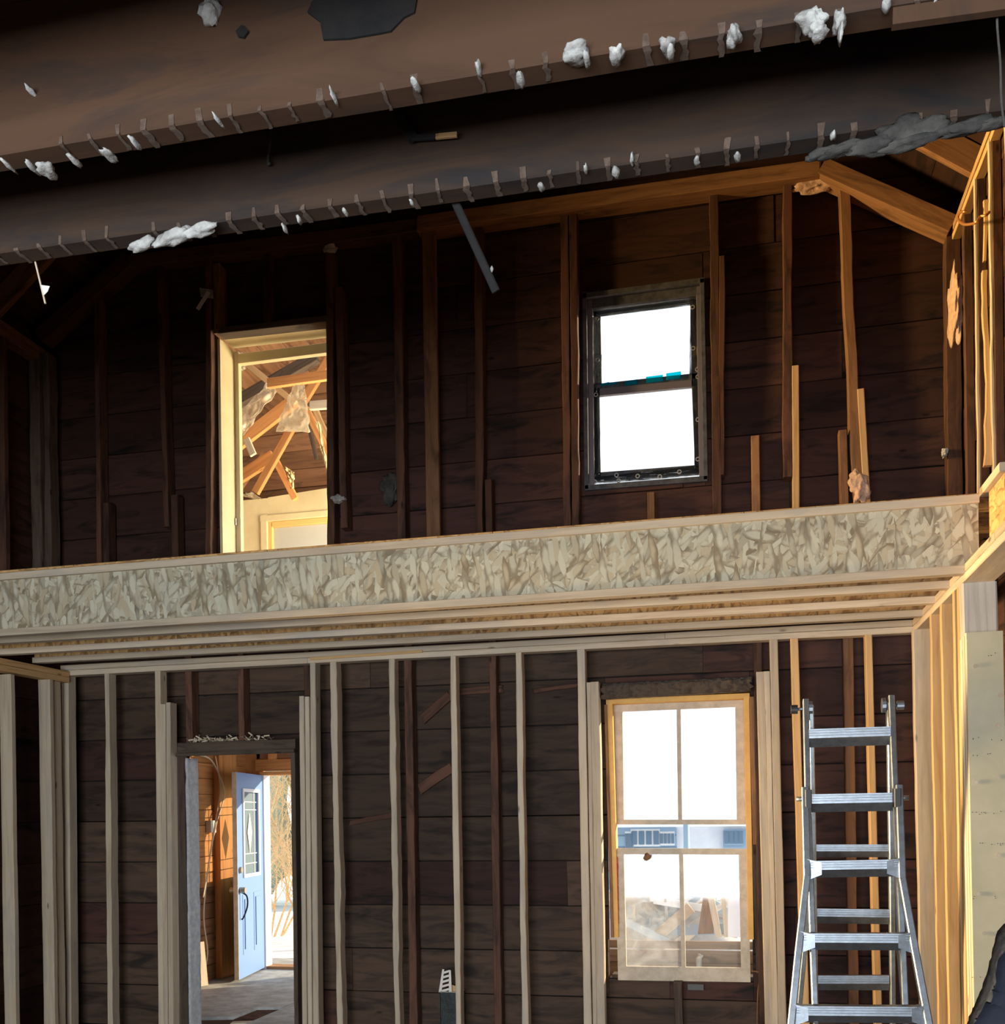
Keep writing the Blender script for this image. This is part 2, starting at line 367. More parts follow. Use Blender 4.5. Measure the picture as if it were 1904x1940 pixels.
stud('bright_stud', 798.5, 432, 807.7, 1020, .093, M_mid, wb, Y=6.39, D=.04, zb=ZLF, wob=.004, label='newer bright tan stud')
stud('old_stud', 403, 500, 405, 632, .05, M_mid, wb)
# sistered short blocks rising from the loft floor
for a in [(194, 953, 196, 1060, .045, M_old), (323, 938, 325, 1056, .05, M_old), (918, 909, 920, 1008, .045, M_old), (1226, 933, 1227, 985, .045, M_mid),
          (1423, 826, 1425, 969, .050, M_mid), (1500.5, 693, 1502, 958, .040, M_newo), (1589, 815, 1593, 950, .047, M_mid), (1624, 737, 1636, 945, .040, M_newo)]:
    stud('cripple_stud', a[0], a[1], a[2], a[3], a[4], a[5], wb, Y=YO-.004, D=.09, zb=ZLF-.01, wob=.003)
# big corner posts
stud('corner_post', 52.5, 668, 60.6, 1077, .085, M_dirty, wb, Y=6.33, D=.14, zb=ZLF-.02, wob=.02)
stud('corner_post', 80, 668, 86, 1077, .05, M_dirty, wb, Y=6.36, D=.1, zb=ZLF-.02, wob=.02)
# top plates of the gable end
def plate(name, p0, p1, hpx, Y, D, mat, parent, wob=.004, rag=0):
    A = PY(*p0, Y); B = PY(*p1, Y); h = (Z_at(p0[0], p0[1]-hpx/2, Y)-Z_at(p0[0], p0[1]+hpx/2, Y))
    return beam(name, A+Vector((0, D/2, 0)), B+Vector((0, D/2, 0)), D, h, mat, parent, (0, 1, 0), .004, wob=wob, rag=rag)
plate('top_plate', (789, 422), (1555, 315), 28, 6.36, .14, M_mid, wb, rag=.03)
plate('top_plate', (236, 495), (792, 425), 24, 6.39, .11, M_old, wb, wob=.02, rag=.05)
plate('end_rafter', (1557, 313), (1806, 423), 33, 6.36, .14, M_mid, wb)
plate('end_rafter', (240, 490), (72, 636), 30, 6.38, .12, M_old, wb, wob=.01)
# lower storey old studs, behind the new framing
for (x, w) in [(765, .055), (926, .05), (1598, .058), (1428, .05), (450, .04), (350, .05), (575, .04)]:
    top = 1.5; b = 1930 if x not in (350, 450, 575) else 1412
    stud('old_stud', x, 1262, x+(b-1262)*.016, b, w, M_old if x != 1598 else M_mid, wb, zt=1.35, zb=(ZF if b == 1930 else None), wob=.01)
stud('cripple_stud', 1276, 1862, 1279, 1935, .05, M_dirty, wb, zb=ZF, wob=.008)
# diagonal scabs and splinters on the planking
for (p, q, h, m) in [((800, 1362), (850, 1318), 18, M_old), ((850, 1312), (950, 1305), 14, M_old), ((795, 1495), (856, 1455), 20, M_old), ((660, 1560), (745, 1543), 9, M_old), ((1010, 1310), (1095, 1298), 8, M_old)]:
    plate('nailed_scrap', p, q, h, YS-.03, .02, m, wb, wob=.02, rag=.03)
# loft height rim behind the joists
box('ledger_board', (XL, YS-.05, 1.13), (XR, YS-.005, 1.42), M_sid, wb)

# ------------------------------------------------------------ side walls, roof, floors, rear shell
wr = struct('wall_right', (XR, 3, ZF)); wl = struct('wall_left', (XL, 3, ZF))
def mk_side(X, sgn):
    def f(parent, a, b, z0, z1):
        if z1-z0 < .01: return
        x = X+sgn*(.011+random.uniform(0, .005))
        beam('siding_plank', (x, a+.001, (z0+z1)/2), (x, b-.001, (z0+z1)/2), .022, z1-z0-.003, M_sid, parent, (1, 0, 0), .003)
    return f
plank_rows(wr, -3.6, YS, ZF, 3.6, .2975, [], mk_side(XR, 1), (2.5, 4.5))
plank_rows(wl, -3.6, YS, ZF, 3.6, .2975, [], mk_side(XL, -1), (2.5, 4.5))
box('building_paper', (XR+.03, -3.6, ZF), (XR+.05, YS+.05, 3.7), M_char, wr, axis=1)
box('building_paper', (XL-.05, -3.6, ZF), (XL-.03, YS+.05, 3.7), M_char, wl, axis=1)
# right knee wall studs, upper: narrow edge towards the room
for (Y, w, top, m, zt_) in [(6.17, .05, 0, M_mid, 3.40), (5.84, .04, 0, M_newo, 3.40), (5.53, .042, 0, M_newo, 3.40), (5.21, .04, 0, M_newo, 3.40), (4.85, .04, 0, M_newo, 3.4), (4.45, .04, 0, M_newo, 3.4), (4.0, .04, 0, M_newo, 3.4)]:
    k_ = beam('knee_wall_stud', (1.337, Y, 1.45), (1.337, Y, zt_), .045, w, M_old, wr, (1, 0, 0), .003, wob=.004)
    if m is M_newo: beam('lit_edge_strip', (1.308, Y+.002, 1.46), (1.308, Y-.002, zt_-.01), .011, w-.008, M_new, k_, (1, 0, 0), .001, wob=.01)  # added pale strip: light on the stud's narrow edge put into colour
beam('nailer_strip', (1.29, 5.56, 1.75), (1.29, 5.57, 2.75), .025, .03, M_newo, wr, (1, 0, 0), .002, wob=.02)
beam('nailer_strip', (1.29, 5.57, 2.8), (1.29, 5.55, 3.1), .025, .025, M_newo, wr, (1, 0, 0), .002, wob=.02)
for (z, m) in [(3.43, M_newo), (3.39, M_newo)]:
    beam('wall_plate', (1.33, 6.40, z), (1.33, 1.2, z), .06 if z > 3.4 else .05, .035, m, wr, (1, 0, 0), .003, wob=.006)
# left knee wall
for Y in (6.0, 5.55, 5.1, 4.6, 4.1): beam('knee_wall_stud', (-4.90, Y, 1.45), (-4.90, Y, 3.35), .09, .045, M_old, wl, (1, 0, 0), .003, wob=.01)
beam('wall_plate', (-4.90, 6.42, 3.40), (-4.90, 1.2, 3.40), .10, .10, M_mid, wl, (1, 0, 0), .004, wob=.01)
# roof
rf = struct('ceiling', (-1.8, 4, 3.9))
RXa, RZa, RXb, RZb = .60, 4.05, 1.38, 3.47        # right slope underside
LXa, LZa, LXb, LZb = -4.24, 4.05, -4.97, 3.47
for Y in (6.02, 5.58, 5.1, 4.6, 4.1, 3.6, 3.1, 2.6, 2.1, 1.6):
    n = Vector((RZa-RZb, 0, RXb-RXa)).normalized()*.075
    beam('rafter', Vector((RXa-.1, Y, RZa+.07))+n, Vector((RXb, Y, RZb))+n, .045, .15, M_mid, rf, (0, 1, 0), .003)
    n = Vector((-(LZa-LZb), 0, LXa-LXb)).normalized()*.075
    beam('rafter', Vector((LXa+.1, Y, LZa+.08))+n, Vector((LXb, Y, LZb))+n, .045, .15, M_mid, rf, (0, 1, 0), .003)
    beam('collar_tie', (LXa-.1, Y+.045, 4.16), (RXa+.1, Y+.045, 4.16), .04, .14, M_old, rf, (0, 1, 0), .003)
def slope_boards(xa, za, xb, zb, n):
    u = Vector((xb-xa, 0, zb-za)); L = u.length; u.normalize(); nn = Vector((-u.z, 0, u.x)) if u.x > 0 else Vector((u.z, 0, -u.x))
    for i in range(n):
        c = Vector((xa, 0, za))+u*(L*(i+.5)/n)+nn*.165
        beam('sheathing_board', c+Vector((0, -3.6, .003*(i%2))), c+Vector((0, 6.6, .003*(i%2))), L/n+.008, .02, M_sid, rf, u, .002)
slope_boards(RXa-.14, RZa+.105, RXb+.16, RZb-.12, 5); slope_boards(LXa+.14, LZa+.105, LXb-.16, LZb-.12, 5)
for i in range(20):
    x = -4.6+i*.28; box('sheathing_board', (x, -3.6, 4.26+.004*(i%2)), (x+.285, 6.6, 4.28+.004*(i%2)), M_sid, rf, axis=1)
fl = struct('floor', (-1.8, 3, ZF))
for i in range(34):
    x = XL+i*.19; box('floor_board', (x, -3.6, ZF-.03), (min(x+.187, XR+.02), YS, ZF), M_joist, fl, axis=1)
wf = struct('wall_front', (-1.8, -3.6, ZF))
for i in range(18): box('siding_plank', (XL, -3.64, ZF+i*.33), (XR, -3.61, ZF+i*.33+.327), M_sid, wf, axis=0)

# ------------------------------------------------------------ old ceiling joists overhead with plaster keys
upf = struct('ceiling_2', (-1.8, 0, 1.4))
for i in range(30):
    x = XL+i*.213; box('subfloor_board', (x, -3.6, 1.37), (x+.21, 1.97, 1.39), M_old, upf, axis=1)
def lath_marks(parent, Y, th, A, B, seed, pitch=.051):
    """pale plaster streaks left where the laths crossed: thin ragged crusts on the underside and a little up the face"""
    rnd = random.Random(seed); V, F = [], []; x = -3.0
    while x < .75:
        if rnd.random() < .88:
            w = rnd.uniform(.007, .014); z0 = A.z+(B.z-A.z)*(x-A.x)/(B.x-A.x); y1 = Y+th*rnd.uniform(.75, 1.0); h = rnd.uniform(.003, .022); n = 7; n0 = len(V)
            path = [(Y-.0012, z0+h)]+[(Y-.0012, z0-.0008)]+[(Y+(y1-Y)*k/(n-2), z0-.0022) for k in range(1, n-1)]
            for k, (yy, zz) in enumerate(path):
                ww = w*rnd.uniform(.45, 1.0); c = x+rnd.uniform(-.002, .002)
                V += [(c-ww/2, yy, zz), (c+ww/2, yy, zz), (c+ww/2*.8, yy+.002, zz+.003), (c-ww/2*.8, yy+.002, zz+.003)]
            for k in range(len(path)-1):
                a = n0+k*4
                for q in range(4): F.append((a+q, a+(q+1) % 4, a+4+(q+1) % 4, a+4+q))
        x += pitch*rnd.uniform(.94, 1.06)
    o = mesh_obj('lath_mark', V, F, M_mark, parent); o['kind'] = 'stuff'
def zline(Y, a, b): return Z_at(*a, Y), Z_at(*b, Y)
J = []
for (Y, pa, pb, mat, lab) in [(1.50, (0, 328), (1904, 20), M_joist, 'nearer brown ceiling joist with white plaster lumps across the top of view'),
                              (1.765, (0, 505), (1904, 240), M_joist2, 'farther sooty ceiling joist with grey plaster smear and lath marks, behind the nearer one')]:
    A = PY(*pa, Y); B = PY(*pb, Y); d = (B-A)/(B.x-A.x); A2 = A+d*(XL-A.x+.02); B2 = A+d*(XR-A.x-.02); h = .25
    t = thing('ceiling_joist', lab, 'joist', (A.x, Y, A.z), 'old ceiling joists overhead'); J.append(t)
    up = Vector((0, -.022, h/2))
    beam('timber', A2+up, B2+up, .044, h, mat, t, (0, 1, 0), .003, wob=.003, seg=60)
    lath_marks(t, Y-.044, .044, A2, B2, int(Y*100))
for Y in (1.05,):  # out-of-view joist, set here to shade the top of the nearer one
    t = thing('ceiling_joist', 'unseen ceiling joist above the view, placed to shade the nearer brown joist', 'joist', (0, Y, 1.12))
    box('timber', (XL+.02, Y, 1.12), (XR-.02, Y+.044, 1.365), M_joist, t)
def lump(j, px, py, wpx, hpx, Y, mat=M_plaster, seed=1, rot=0, deep=.018, nm='plaster_lump'):
    c = PY(px, py, Y); k = Y/FPX
    return blob(nm, c, (wpx/2*k, deep, hpx/2*k), mat, J[j], seed, .55, 3 if wpx > 18 else 2, True, rot)
for i, a in enumerate([(400, 22, 46, 62), (88, 322, 40, 22), (60, 316, 14, 14), (142, 305, 18, 10), (207, 295, 26, 9), (15, 313, 12, 10), (1092, 102, 56, 30), (1112, 115, 14, 12),
                       (1168, 106, 32, 20), (1266, 88, 34, 20), (1271, 100, 16, 16), (1390, 68, 30, 28), (1540, 40, 60, 34), (1550, 60, 36, 20), (1590, 42, 26, 36), (1592, 66, 10, 30),
                       (632, 182, 10, 18), (788, 162, 16, 14), (907, 130, 12, 22), (987, 151, 18, 12), (255, 270, 14, 16), (415, 230, 10, 10), (62, 175, 12, 12), (1770, 12, 10, 18), (1680, 8, 18, 16)]):
    lump(0, a[0], a[1], a[2]*.85, a[3]*.85, 1.452, M_plaster, i+1)
for i, a in enumerate([(272, 464, 60, 22), (330, 448, 90, 26), (380, 436, 70, 24), (1025, 354, 12, 10), (1167, 327, 14, 14), (1198, 300, 8, 20), (1397, 297, 12, 10), (1578, 258, 10, 12),
                       (567, 415, 8, 16), (655, 403, 10, 8), (780, 384, 6, 8), (1110, 320, 8, 10), (1320, 305, 10, 8), (540, 432, 4, 16)]):
    lump(1, a[0], a[1], a[2], a[3], 1.717, M_plaster, i+31, rot=(-.2 if a[2] > 50 else 0), deep=.012)
for i, a in enumerate([(1600, 282, 80, 16), (1660, 276, 90, 30), (1710, 248, 90, 46), (1765, 240, 70, 34), (1735, 268, 110, 20), (1830, 243, 90, 22), (1880, 235, 60, 16), (1560, 290, 60, 14)]):
    lump(1, a[0], a[1], a[2], a[3], 1.722, M_plasterd, i+61, rot=-.14, deep=.012, nm='plaster_smear')
# burnt notch and hole on the nearer joist
slab('charred_patch', [PY(*p, 1.451) for p in [(600, -8), (790, -8), (785, 22), (765, 32), (740, 58), (720, 62), (660, 72), (612, 74), (606, 40), (582, 22), (590, 4)]], (0, .006, 0), M_char, J[0])
slab('charred_patch', [PY(*p, 1.451) for p in [(446, 58), (458, 46), (470, 58), (462, 70), (450, 68)]], (0, .006, 0), M_char, J[0])
slab('splice_board', [PY(*p, 1.440) for p in [(1691, 46), (1692, 14), (1904, -18), (1960, -26), (1960, 8), (1904, 17)]], (0, .012, 0), M_joist, J[0])
# broken strut and hanging charred stick
t = thing('charred_stick', 'charred black stick hanging down from the ceiling joist beside the bright stud', 'stick', PY(862, 384, 1.772))
beam('stick', PY(856, 368, 1.772), PY(940, 552, 1.83), .013, .010, M_char, t, (1, 0, 0), .002, wob=.004)
blob('ash_flake', PY(932, 510, 1.812), (.003, .003, .006), M_plaster, t, 5)
t = thing('broken_brace', 'broken black brace with painted yellow-lit tip on the farther joist', 'brace', PY(780, 262, 1.74))
beam('brace', PY(752, 215, 1.71), PY(784, 264, 1.705), .020, .010, M_char, t, (1, 0, 0), .002)
beam('brace', PY(776, 262, 1.705), PY(832, 258, 1.705), .010, .008, M_char, t, (0, 0, 1), .002)
beam('lit_tip', PY(826, 259, 1.704), PY(866, 255, 1.704), .009, .006, M_newo, t, (0, 0, 1), .001)['label'] = 'brace tip with yellow light in its colour'  # yellow light on the tip is put into its colour
t = thing('hanging_lath', 'thin splinter with pale paper scrap hanging below the joist at left', 'splinter', PY(70, 500, 1.768))
beam('splinter', PY(65, 488, 1.768), PY(86, 575, 1.768), .0035, .003, M_new, t, (1, 0, 0), .0005)
slab('paper_scrap', [PY(*p, 1.765) for p in [(78, 540), (94, 542), (90, 552), (83, 559)]], (0, .001, 0), M_shade, t)
t = tube('dangling_wire', smoothpts([PY(1893, -20, 1.46), PY(1889, 40, 1.46), PY(1895, 120, 1.47), PY(1897, 190, 1.47), PY(1903, 240, 1.47)]), .0016, M_plasterd)
tag(t, 'grey wire hanging across both ceiling joists at the right edge', 'wire')
t = tube('dangling_strap', smoothpts([PY(516, 235, 1.70), PY(512, 270, 1.70), PY(508, 300, 1.71), PY(510, 312, 1.71)]), [.0025]*12+[.003]*4+[.004]*3, M_plasterd)
tag(t, 'grey wire stub hanging in front of the farther joist', 'wire')

# ------------------------------------------------------------ new I-joists of the loft
def ijoist(Y, ztl, ztr, x0, x1, lab, osbm=M_osb, fm=M_new):
    t = thing('i_joist', lab, 'joist', (x0, Y, 1.09), 'loft joists')
    H = .356; fw = .058; fh = .038
    def zz(x): return ztl+(ztr-ztl)*(x-x0)/(x1-x0)
    a, b = Vector((x0, Y+fw/2, zz(x0))), Vector((x1, Y+fw/2, zz(x1)))
    beam('top_flange', a-Vector((0, 0, fh/2)), b-Vector((0, 0, fh/2)), fw, fh, fm, t, (0, 1, 0), .002)
    beam('bottom_flange', a-Vector((0, 0, H-fh/2)), b-Vector((0, 0, H-fh/2)), fw, fh, fm, t, (0, 1, 0), .002)
    V = [(x0, Y+fw/2-.006, zz(x0)-fh), (x1, Y+fw/2-.006, zz(x1)-fh), (x1, Y+fw/2-.006, zz(x1)-H+fh), (x0, Y+fw/2-.006, zz(x0)-H+fh)]
    slab('web', V, (0, .012, 0), osbm, t)
    return t
zl, zr = Z_at(0, 1085, 4.93), Z_at(1860, 935, 4.93)
JT = ijoist(4.93, zl-.004, zr, -4.66, 1.105, 'front loft joist with pale strand board web and lumber flanges')
for k, Y in enumerate((5.26, 5.62, 5.98)):
    ijoist(Y, 1.447, 1.437, -4.66, 1.12, ['second loft joist behind the front one, underside seen', 'third loft joist from the front, underside seen', 'rearmost loft joist next to the plank wall'][k], M_osbw, M_new)
t = thing('loft_deck', 'strand board deck sheet laid on the loft joists', 'deck', (-1.8, 5.6, 1.45))
for i in range(5): box('deck_panel', (XL+.02+i*1.25, 5.0, 1.441), (min(XL+.02+i*1.25+1.246, XR-.02), YS-.12, 1.455), M_osbw, t, axis=0)
t = thing('rim_block', 'short stub of I-joist running forward at the right end of the loft', 'joist', (1.15, 4.8, 1.1))
beam('top_flange', (1.15, 5.0, 1.455), (1.15, 4.64, 1.455), .06, .038, M_new, t, (1, 0, 0), .002)
box('web', (1.145, 4.66, 1.13), (1.157, 4.93, 1.437), M_osbw, t, axis=1)
box('bottom_flange', (1.12, 4.66, 1.125), (1.18, 4.93, 1.16), M_new, t, axis=1)

# ------------------------------------------------------------ new stud walls under the loft
YN, DN = 6.30, .089
PB, PT = 1.045, 1.122                        # plate bottom, top
sw = thing('stud_wall', 'new pale lumber stud wall under the loft in front of the old planks', 'stud wall', (-1.8, YN, ZF))
def nst(name, xt, yt, xb, yb, w=.040, mat=None, full=True, wob=.004):
    return stud(name, xt, yt, xb, yb, w, mat or M_new, sw, Y=YN, D=DN, zt=(PB if full else None), zb=ZF+.038, wob=wob)
nst('stud', 109, 1300, 114, 1940, .040); nst('stud', 120, 1300, 125, 1940, .040)
nst('stud', 197, 1285, 204, 1940, wob=.012)
nst('king_stud', 293, 1280, 300, 1940); nst('jack_stud', 303.5, 1334, 309, 1940, .036, full=False); nst('jack_stud', 313.5, 1331, 319, 1940, .036, full=False)
nst('jack_stud', 566.5, 1319, 572.5, 1940, .034, full=False); nst('jack_stud', 577, 1320, 583, 1940, .032, full=False); nst('king_stud', 586.5, 1265, 593, 1940)
nst('stud', 625, 1262, 638.5, 1940, wob=.016); nst('stud', 736, 1257, 747, 1940, wob=.014); nst('stud', 852.5, 1250, 863, 1940, wob=.01); nst('stud', 976, 1243, 989, 1940, wob=.01)
nst('king_stud', 1093, 1237, 1106, 1940, .050); nst('jack_stud', 1111, 1293, 1123, 1940, .026, full=False); nst('jack_stud', 1118.5, 1292, 1131, 1940, .052, full=False)
nst('jack_stud', 1433, 1273, 1450, 1940, .048, full=False); nst('jack_stud', 1447, 1272, 1463, 1940, .036, full=False); nst('king_stud', 1458, 1212, 1475, 1940, .048)
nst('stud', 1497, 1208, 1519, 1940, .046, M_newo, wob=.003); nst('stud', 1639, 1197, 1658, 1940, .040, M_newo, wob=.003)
zA, zB = Z_at(100, 1283, YN), PB
for (x0, x1, z0) in [(-4.68, -2.78, 0), (-2.78, 1.04, 0), (-4.68, -.4, 1), (-.4, 1.04, 1)]:
    zc = PB+.019 if not z0 else PB+.058
    beam('top_plate', (x0+.001, YN+DN/2, zc), (x1-.001, YN+DN/2, zc), DN, .037, M_new, sw, (0, 1, 0), .003, wob=.003)
beam('shim_strip', (-2.76, YN-.006, PB+.028), (-1.97, YN-.006, PB+.040), .012, .018, M_newo, sw, (0, 1, 0), .001)
box('bottom_plate', (-4.68, YN, ZF), (OP_LD[0]-.02, YN+DN, ZF+.038), M_new, sw); box('bottom_plate', (OP_LD[1]+.02, YN, ZF), (1.04, YN+DN, ZF+.038), M_new, sw)
swr = thing('stud_wall', 'new lumber stud wall on the right side, its edges lit yellow', 'stud wall', (1.08, 5, ZF), )
beam('corner_stud', (1.095, 6.225, ZF+.038), (1.075, 6.225, PB), .105, .06, M_new, swr, (1, 0, 0), .004, wob=.008)
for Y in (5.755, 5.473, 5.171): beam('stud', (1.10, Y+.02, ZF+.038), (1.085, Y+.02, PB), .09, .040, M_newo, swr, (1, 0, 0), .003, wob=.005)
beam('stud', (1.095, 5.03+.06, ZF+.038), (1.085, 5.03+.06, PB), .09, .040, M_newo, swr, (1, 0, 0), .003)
for (a, b, z) in [(6.39, 3.2, PB+.019), (6.39, 4.4, PB+.058), (4.398, 3.2, PB+.058)]:
    beam('top_plate', (1.11, a, z), (1.11, b, z), .14, .037, M_new, swr, (1, 0, 0), .003, wob=.004)
box('bottom_plate', (1.04, 3.2, ZF), (1.18, 6.39, ZF+.038), M_new, swr)
t = thing('wooden_post', 'grey square post holding the plate at the right edge', 'post', (1.12, 5.0, ZF))
beam('post', (1.135, 5.03, ZF), (1.115, 5.03, PB), .15, .07, M_grey, t, (1, 0, 0), .008, wob=.004)
bd = PY(1840, 1198, 4.9); tz = bd.z
M_ply = flat('pale_green_plywood', (.50, .47, .33), .7, col2=(.42, .40, .28), scale=3)
for k, (y0, y1) in enumerate([(4.90, 4.93), (4.932, 4.955), (4.957, 4.99)]):
    beam('laminated_board', (1.128+k*-.004, (y0+y1)/2, ZF), (1.112-k*.004, (y0+y1)/2, tz-(0 if k == 0 else .01*k)), .155, y1-y0, M_ply if k == 0 else M_new, t, (1, 0, 0), .002)
for (x, y) in [(1848, 1262), (1896, 1317), (1892, 1375), (1890, 1472), (1849, 1482), (1853, 1693), (1865, 1768), (1892, 1620)]:
    c = PY(x, y, 4.898); o = mesh_obj('bolt_head', [(math.cos(a*math.pi/5)*.010, -s*.004, math.sin(a*math.pi/5)*.010) for s in (0, 1) for a in range(10)],
        [tuple(range(10)), tuple(range(19, 9, -1))]+[(a, (a+1) % 10, 10+(a+1) % 10, 10+a) for a in range(10)], M_brass, t, Matrix.Translation(c))
V, F = [], []
for i in range(40):
    x, y = random.uniform(1842, 1900), random.choice([1240, 1400, 1430, 1540, 1600, 1700, 1850, 1910])+random.uniform(-3, 3); c = PY(x, y, 4.8995); n0 = len(V); r = .0025
    V += [c+Vector((-r, 0, 0)), c+Vector((0, 0, -r)), c+Vector((r, 0, 0)), c+Vector((0, 0, r)), c+Vector((0, -.0015, 0))]; F += [(n0, n0+1, n0+4), (n0+1, n0+2, n0+4), (n0+2, n0+3, n0+4), (n0+3, n0, n0+4)]
mesh_obj('nail_head', V, F, M_char, t)['kind'] = 'stuff'
swl = thing('stud_wall', 'new lumber stud wall on the left side beneath its sloping plate', 'stud wall', (-4.65, 5.8, ZF))
for (Y, w) in [(5.70, .04), (6.085, .04), (6.13, .10), (5.3, .04), (4.9, .04), (4.5, .04)]:
    beam('stud', (-4.645, Y+w/2, ZF+.038), (-4.652, Y+w/2, .975 if Y < 6 else .99), .09 if Y != 6.13 else .05, w, M_new, swl, (1, 0, 0), .003, wob=.006)
for z in (1.0, 1.042): beam('top_plate', (-4.645, 6.29, z+.012), (-4.645, 3.2, z-.02), .09, .040, M_newo, swl, (1, 0, 0), .003, wob=.004)
box('bottom_plate', (-4.69, 3.2, ZF), (-4.60, 6.29, ZF+.038), M_new, swl)

# ------------------------------------------------------------ door_1 : upper doorway, door_2 : lower doorway
d1 = struct('door_1', (OP_UD[0], YS, OP_UD[2]))
dz1 = OP_UD[3]
slab('jamb', [(OP_UD[0], YS-.02, ZLF), (OP_UD[0], YS-.02, dz1-.03), (OP_UD[0], YS+.19, dz1-.03), (OP_UD[0], YS+.19, ZLF)], (.02, 0, 0), M_cream, d1)
slab('jamb', [(OP_UD[1]-.0, YS+.02, ZLF), (OP_UD[1]-.0, YS+.02, dz1), (OP_UD[1]-.0, YS+.19, dz1), (OP_UD[1]-.0, YS+.19, ZLF)], (-.01, 0, 0), M_bluesid, d1)
slab('head_jamb', [PY(417, 632, YS), PY(621, 608, YS), PY(621, 608, YS)+Vector((0, .19, 0)), PY(417, 632, YS)+Vector((0, .19, 0))], (0, 0, -.02), M_cream, d1)
box('door_stop', (OP_UD[0]+.02, YS+.19, ZLF), (OP_UD[0]+.05, YS+.24, dz1-.03), M_cream, d1)
box('door_stop', (OP_UD[0]+.05, YS+.19, dz1-.12), (OP_UD[1], YS+.24, dz1-.05), M_cream, d1)
box('strike_plate', (OP_UD[0]+.02, YS+.16, 2.14), (OP_UD[0]+.028, YS+.19, 2.19), M_gal, d1)
plate('header', (412, 626), (626, 602), 12, YO, .1, M_dirty, wb, wob=.004)
d2 = struct('door_2', (OP_LD[0], YS, ZF))
M_wp = flat('flaked_white_plaster', (.58, .60, .62), .9, col2=(.44, .46, .48), scale=25, bmp=.7)
sheet('jamb', [(OP_LD[0]+.012, YS-.03, ZF), (OP_LD[0]+.012, YS+.125, ZF), (OP_LD[0]+.012, YS+.125, OP_LD[3]-.02), (OP_LD[0]+.012, YS-.03, OP_LD[3]-.02)], 6, 60, .008, M_wp, d2, 3, .012, 22)
box('casing', (OP_LD[0]-.02, YO-.03, ZF), (OP_LD[0]+.012, YO+.09, OP_LD[3]+.02), M_dirty, d2, wob=.008)
box('casing', (OP_LD[1]-.012, YO-.02, ZF), (OP_LD[1]+.02, YS+.14, OP_LD[3]+.02), M_dirty, d2, wob=.006)
beam('header', (OP_LD[0]-.04, YO+.03, OP_LD[3]+.045), (OP_LD[1]+.03, YO+.03, OP_LD[3]+.05), .12, .07, M_dirty, d2, (0, 1, 0), .005, wob=.012)
beam('head_casing', (OP_LD[0]-.04, YO-.04, OP_LD[3]-.006), (OP_LD[1]+.03, YO-.04, OP_LD[3]+.0), .03, .022, M_dirty, d2, (0, 1, 0), .003)
V, F = [], []; rr = random.Random(5)
for i in range(140):
    c = Vector((rr.triangular(OP_LD[0]+.02, OP_LD[1]-.1, OP_LD[0]+.16), YO+rr.uniform(-.02, .06), OP_LD[3]+.082+abs(rr.gauss(0, .02)))); L = rr.uniform(.02, .06)
    a = Vector((rr.uniform(-1, 1), rr.uniform(-1, 1), rr.uniform(-.2, .8))).normalized()*L; b = Vector((rr.uniform(-1, 1), .3, rr.uniform(-1, 1))).normalized()*.005; n0 = len(V)
    V += [c-a/2-b, c-a/2+b, c+a/2+b, c+a/2-b]; V += [v+Vector((0, .002, .001)) for v in V[-4:]]
    F += [(n0, n0+1, n0+2, n0+3), (n0+7, n0+6, n0+5, n0+4), (n0, n0+4, n0+5, n0+1), (n0+1, n0+5, n0+6, n0+2), (n0+2, n0+6, n0+7, n0+3), (n0+3, n0+7, n0+4, n0)]
tag(mesh_obj('nest_debris', V, F, M_wire), 'pile of twigs and grey debris lying on the header above the lower doorway', 'debris', kind='stuff')

# ------------------------------------------------------------ window_1 : upper window
def bar(name, p, q, Y, w, D, mat, parent, hint=None):
    A = PY(*p, Y); B = PY(*q, Y); h = hint or ((1, 0, 0) if abs(A.z-B.z) > abs(A.x-B.x) else (0, 0, 1))
    return beam(name, A+Vector((0, D/2, 0)), B+Vector((0, D/2, 0)), w, D, mat, parent, h, .002)
w1 = struct('window_1', PY(1220, 916, YS))
px = 1/290
M_wdark = flat('dark_window_frame', (.05, .05, .055), .6, col2=(.10, .10, .11), scale=20)
M_wmauve = flat('mauve_frame_wood', (.16, .14, .16), .6)
bar('casing', (1107, 552), (1111, 926), 6.50, 8*px, .03, M_wdark, w1); bar('casing', (1330, 528), (1337, 908), 6.50, 8*px, .03, M_wdark, w1)
bar('head_casing', (1104, 560), (1334, 530), 6.50, 10*px, .03, M_wdark, w1); bar('sill', (1108, 924), (1340, 906), 6.50, 10*px, .05, M_wdark, w1)
bar('jamb', (1115, 556), (1119, 918), 6.54, 14*px, .06, M_wmauve, w1); bar('jamb', (1326, 536), (1332, 902), 6.54, 14*px, .06, M_wmauve, w1)
bar('head_jamb', (1112, 572), (1330, 545), 6.54, 26*px, .06, M_wdark, w1)
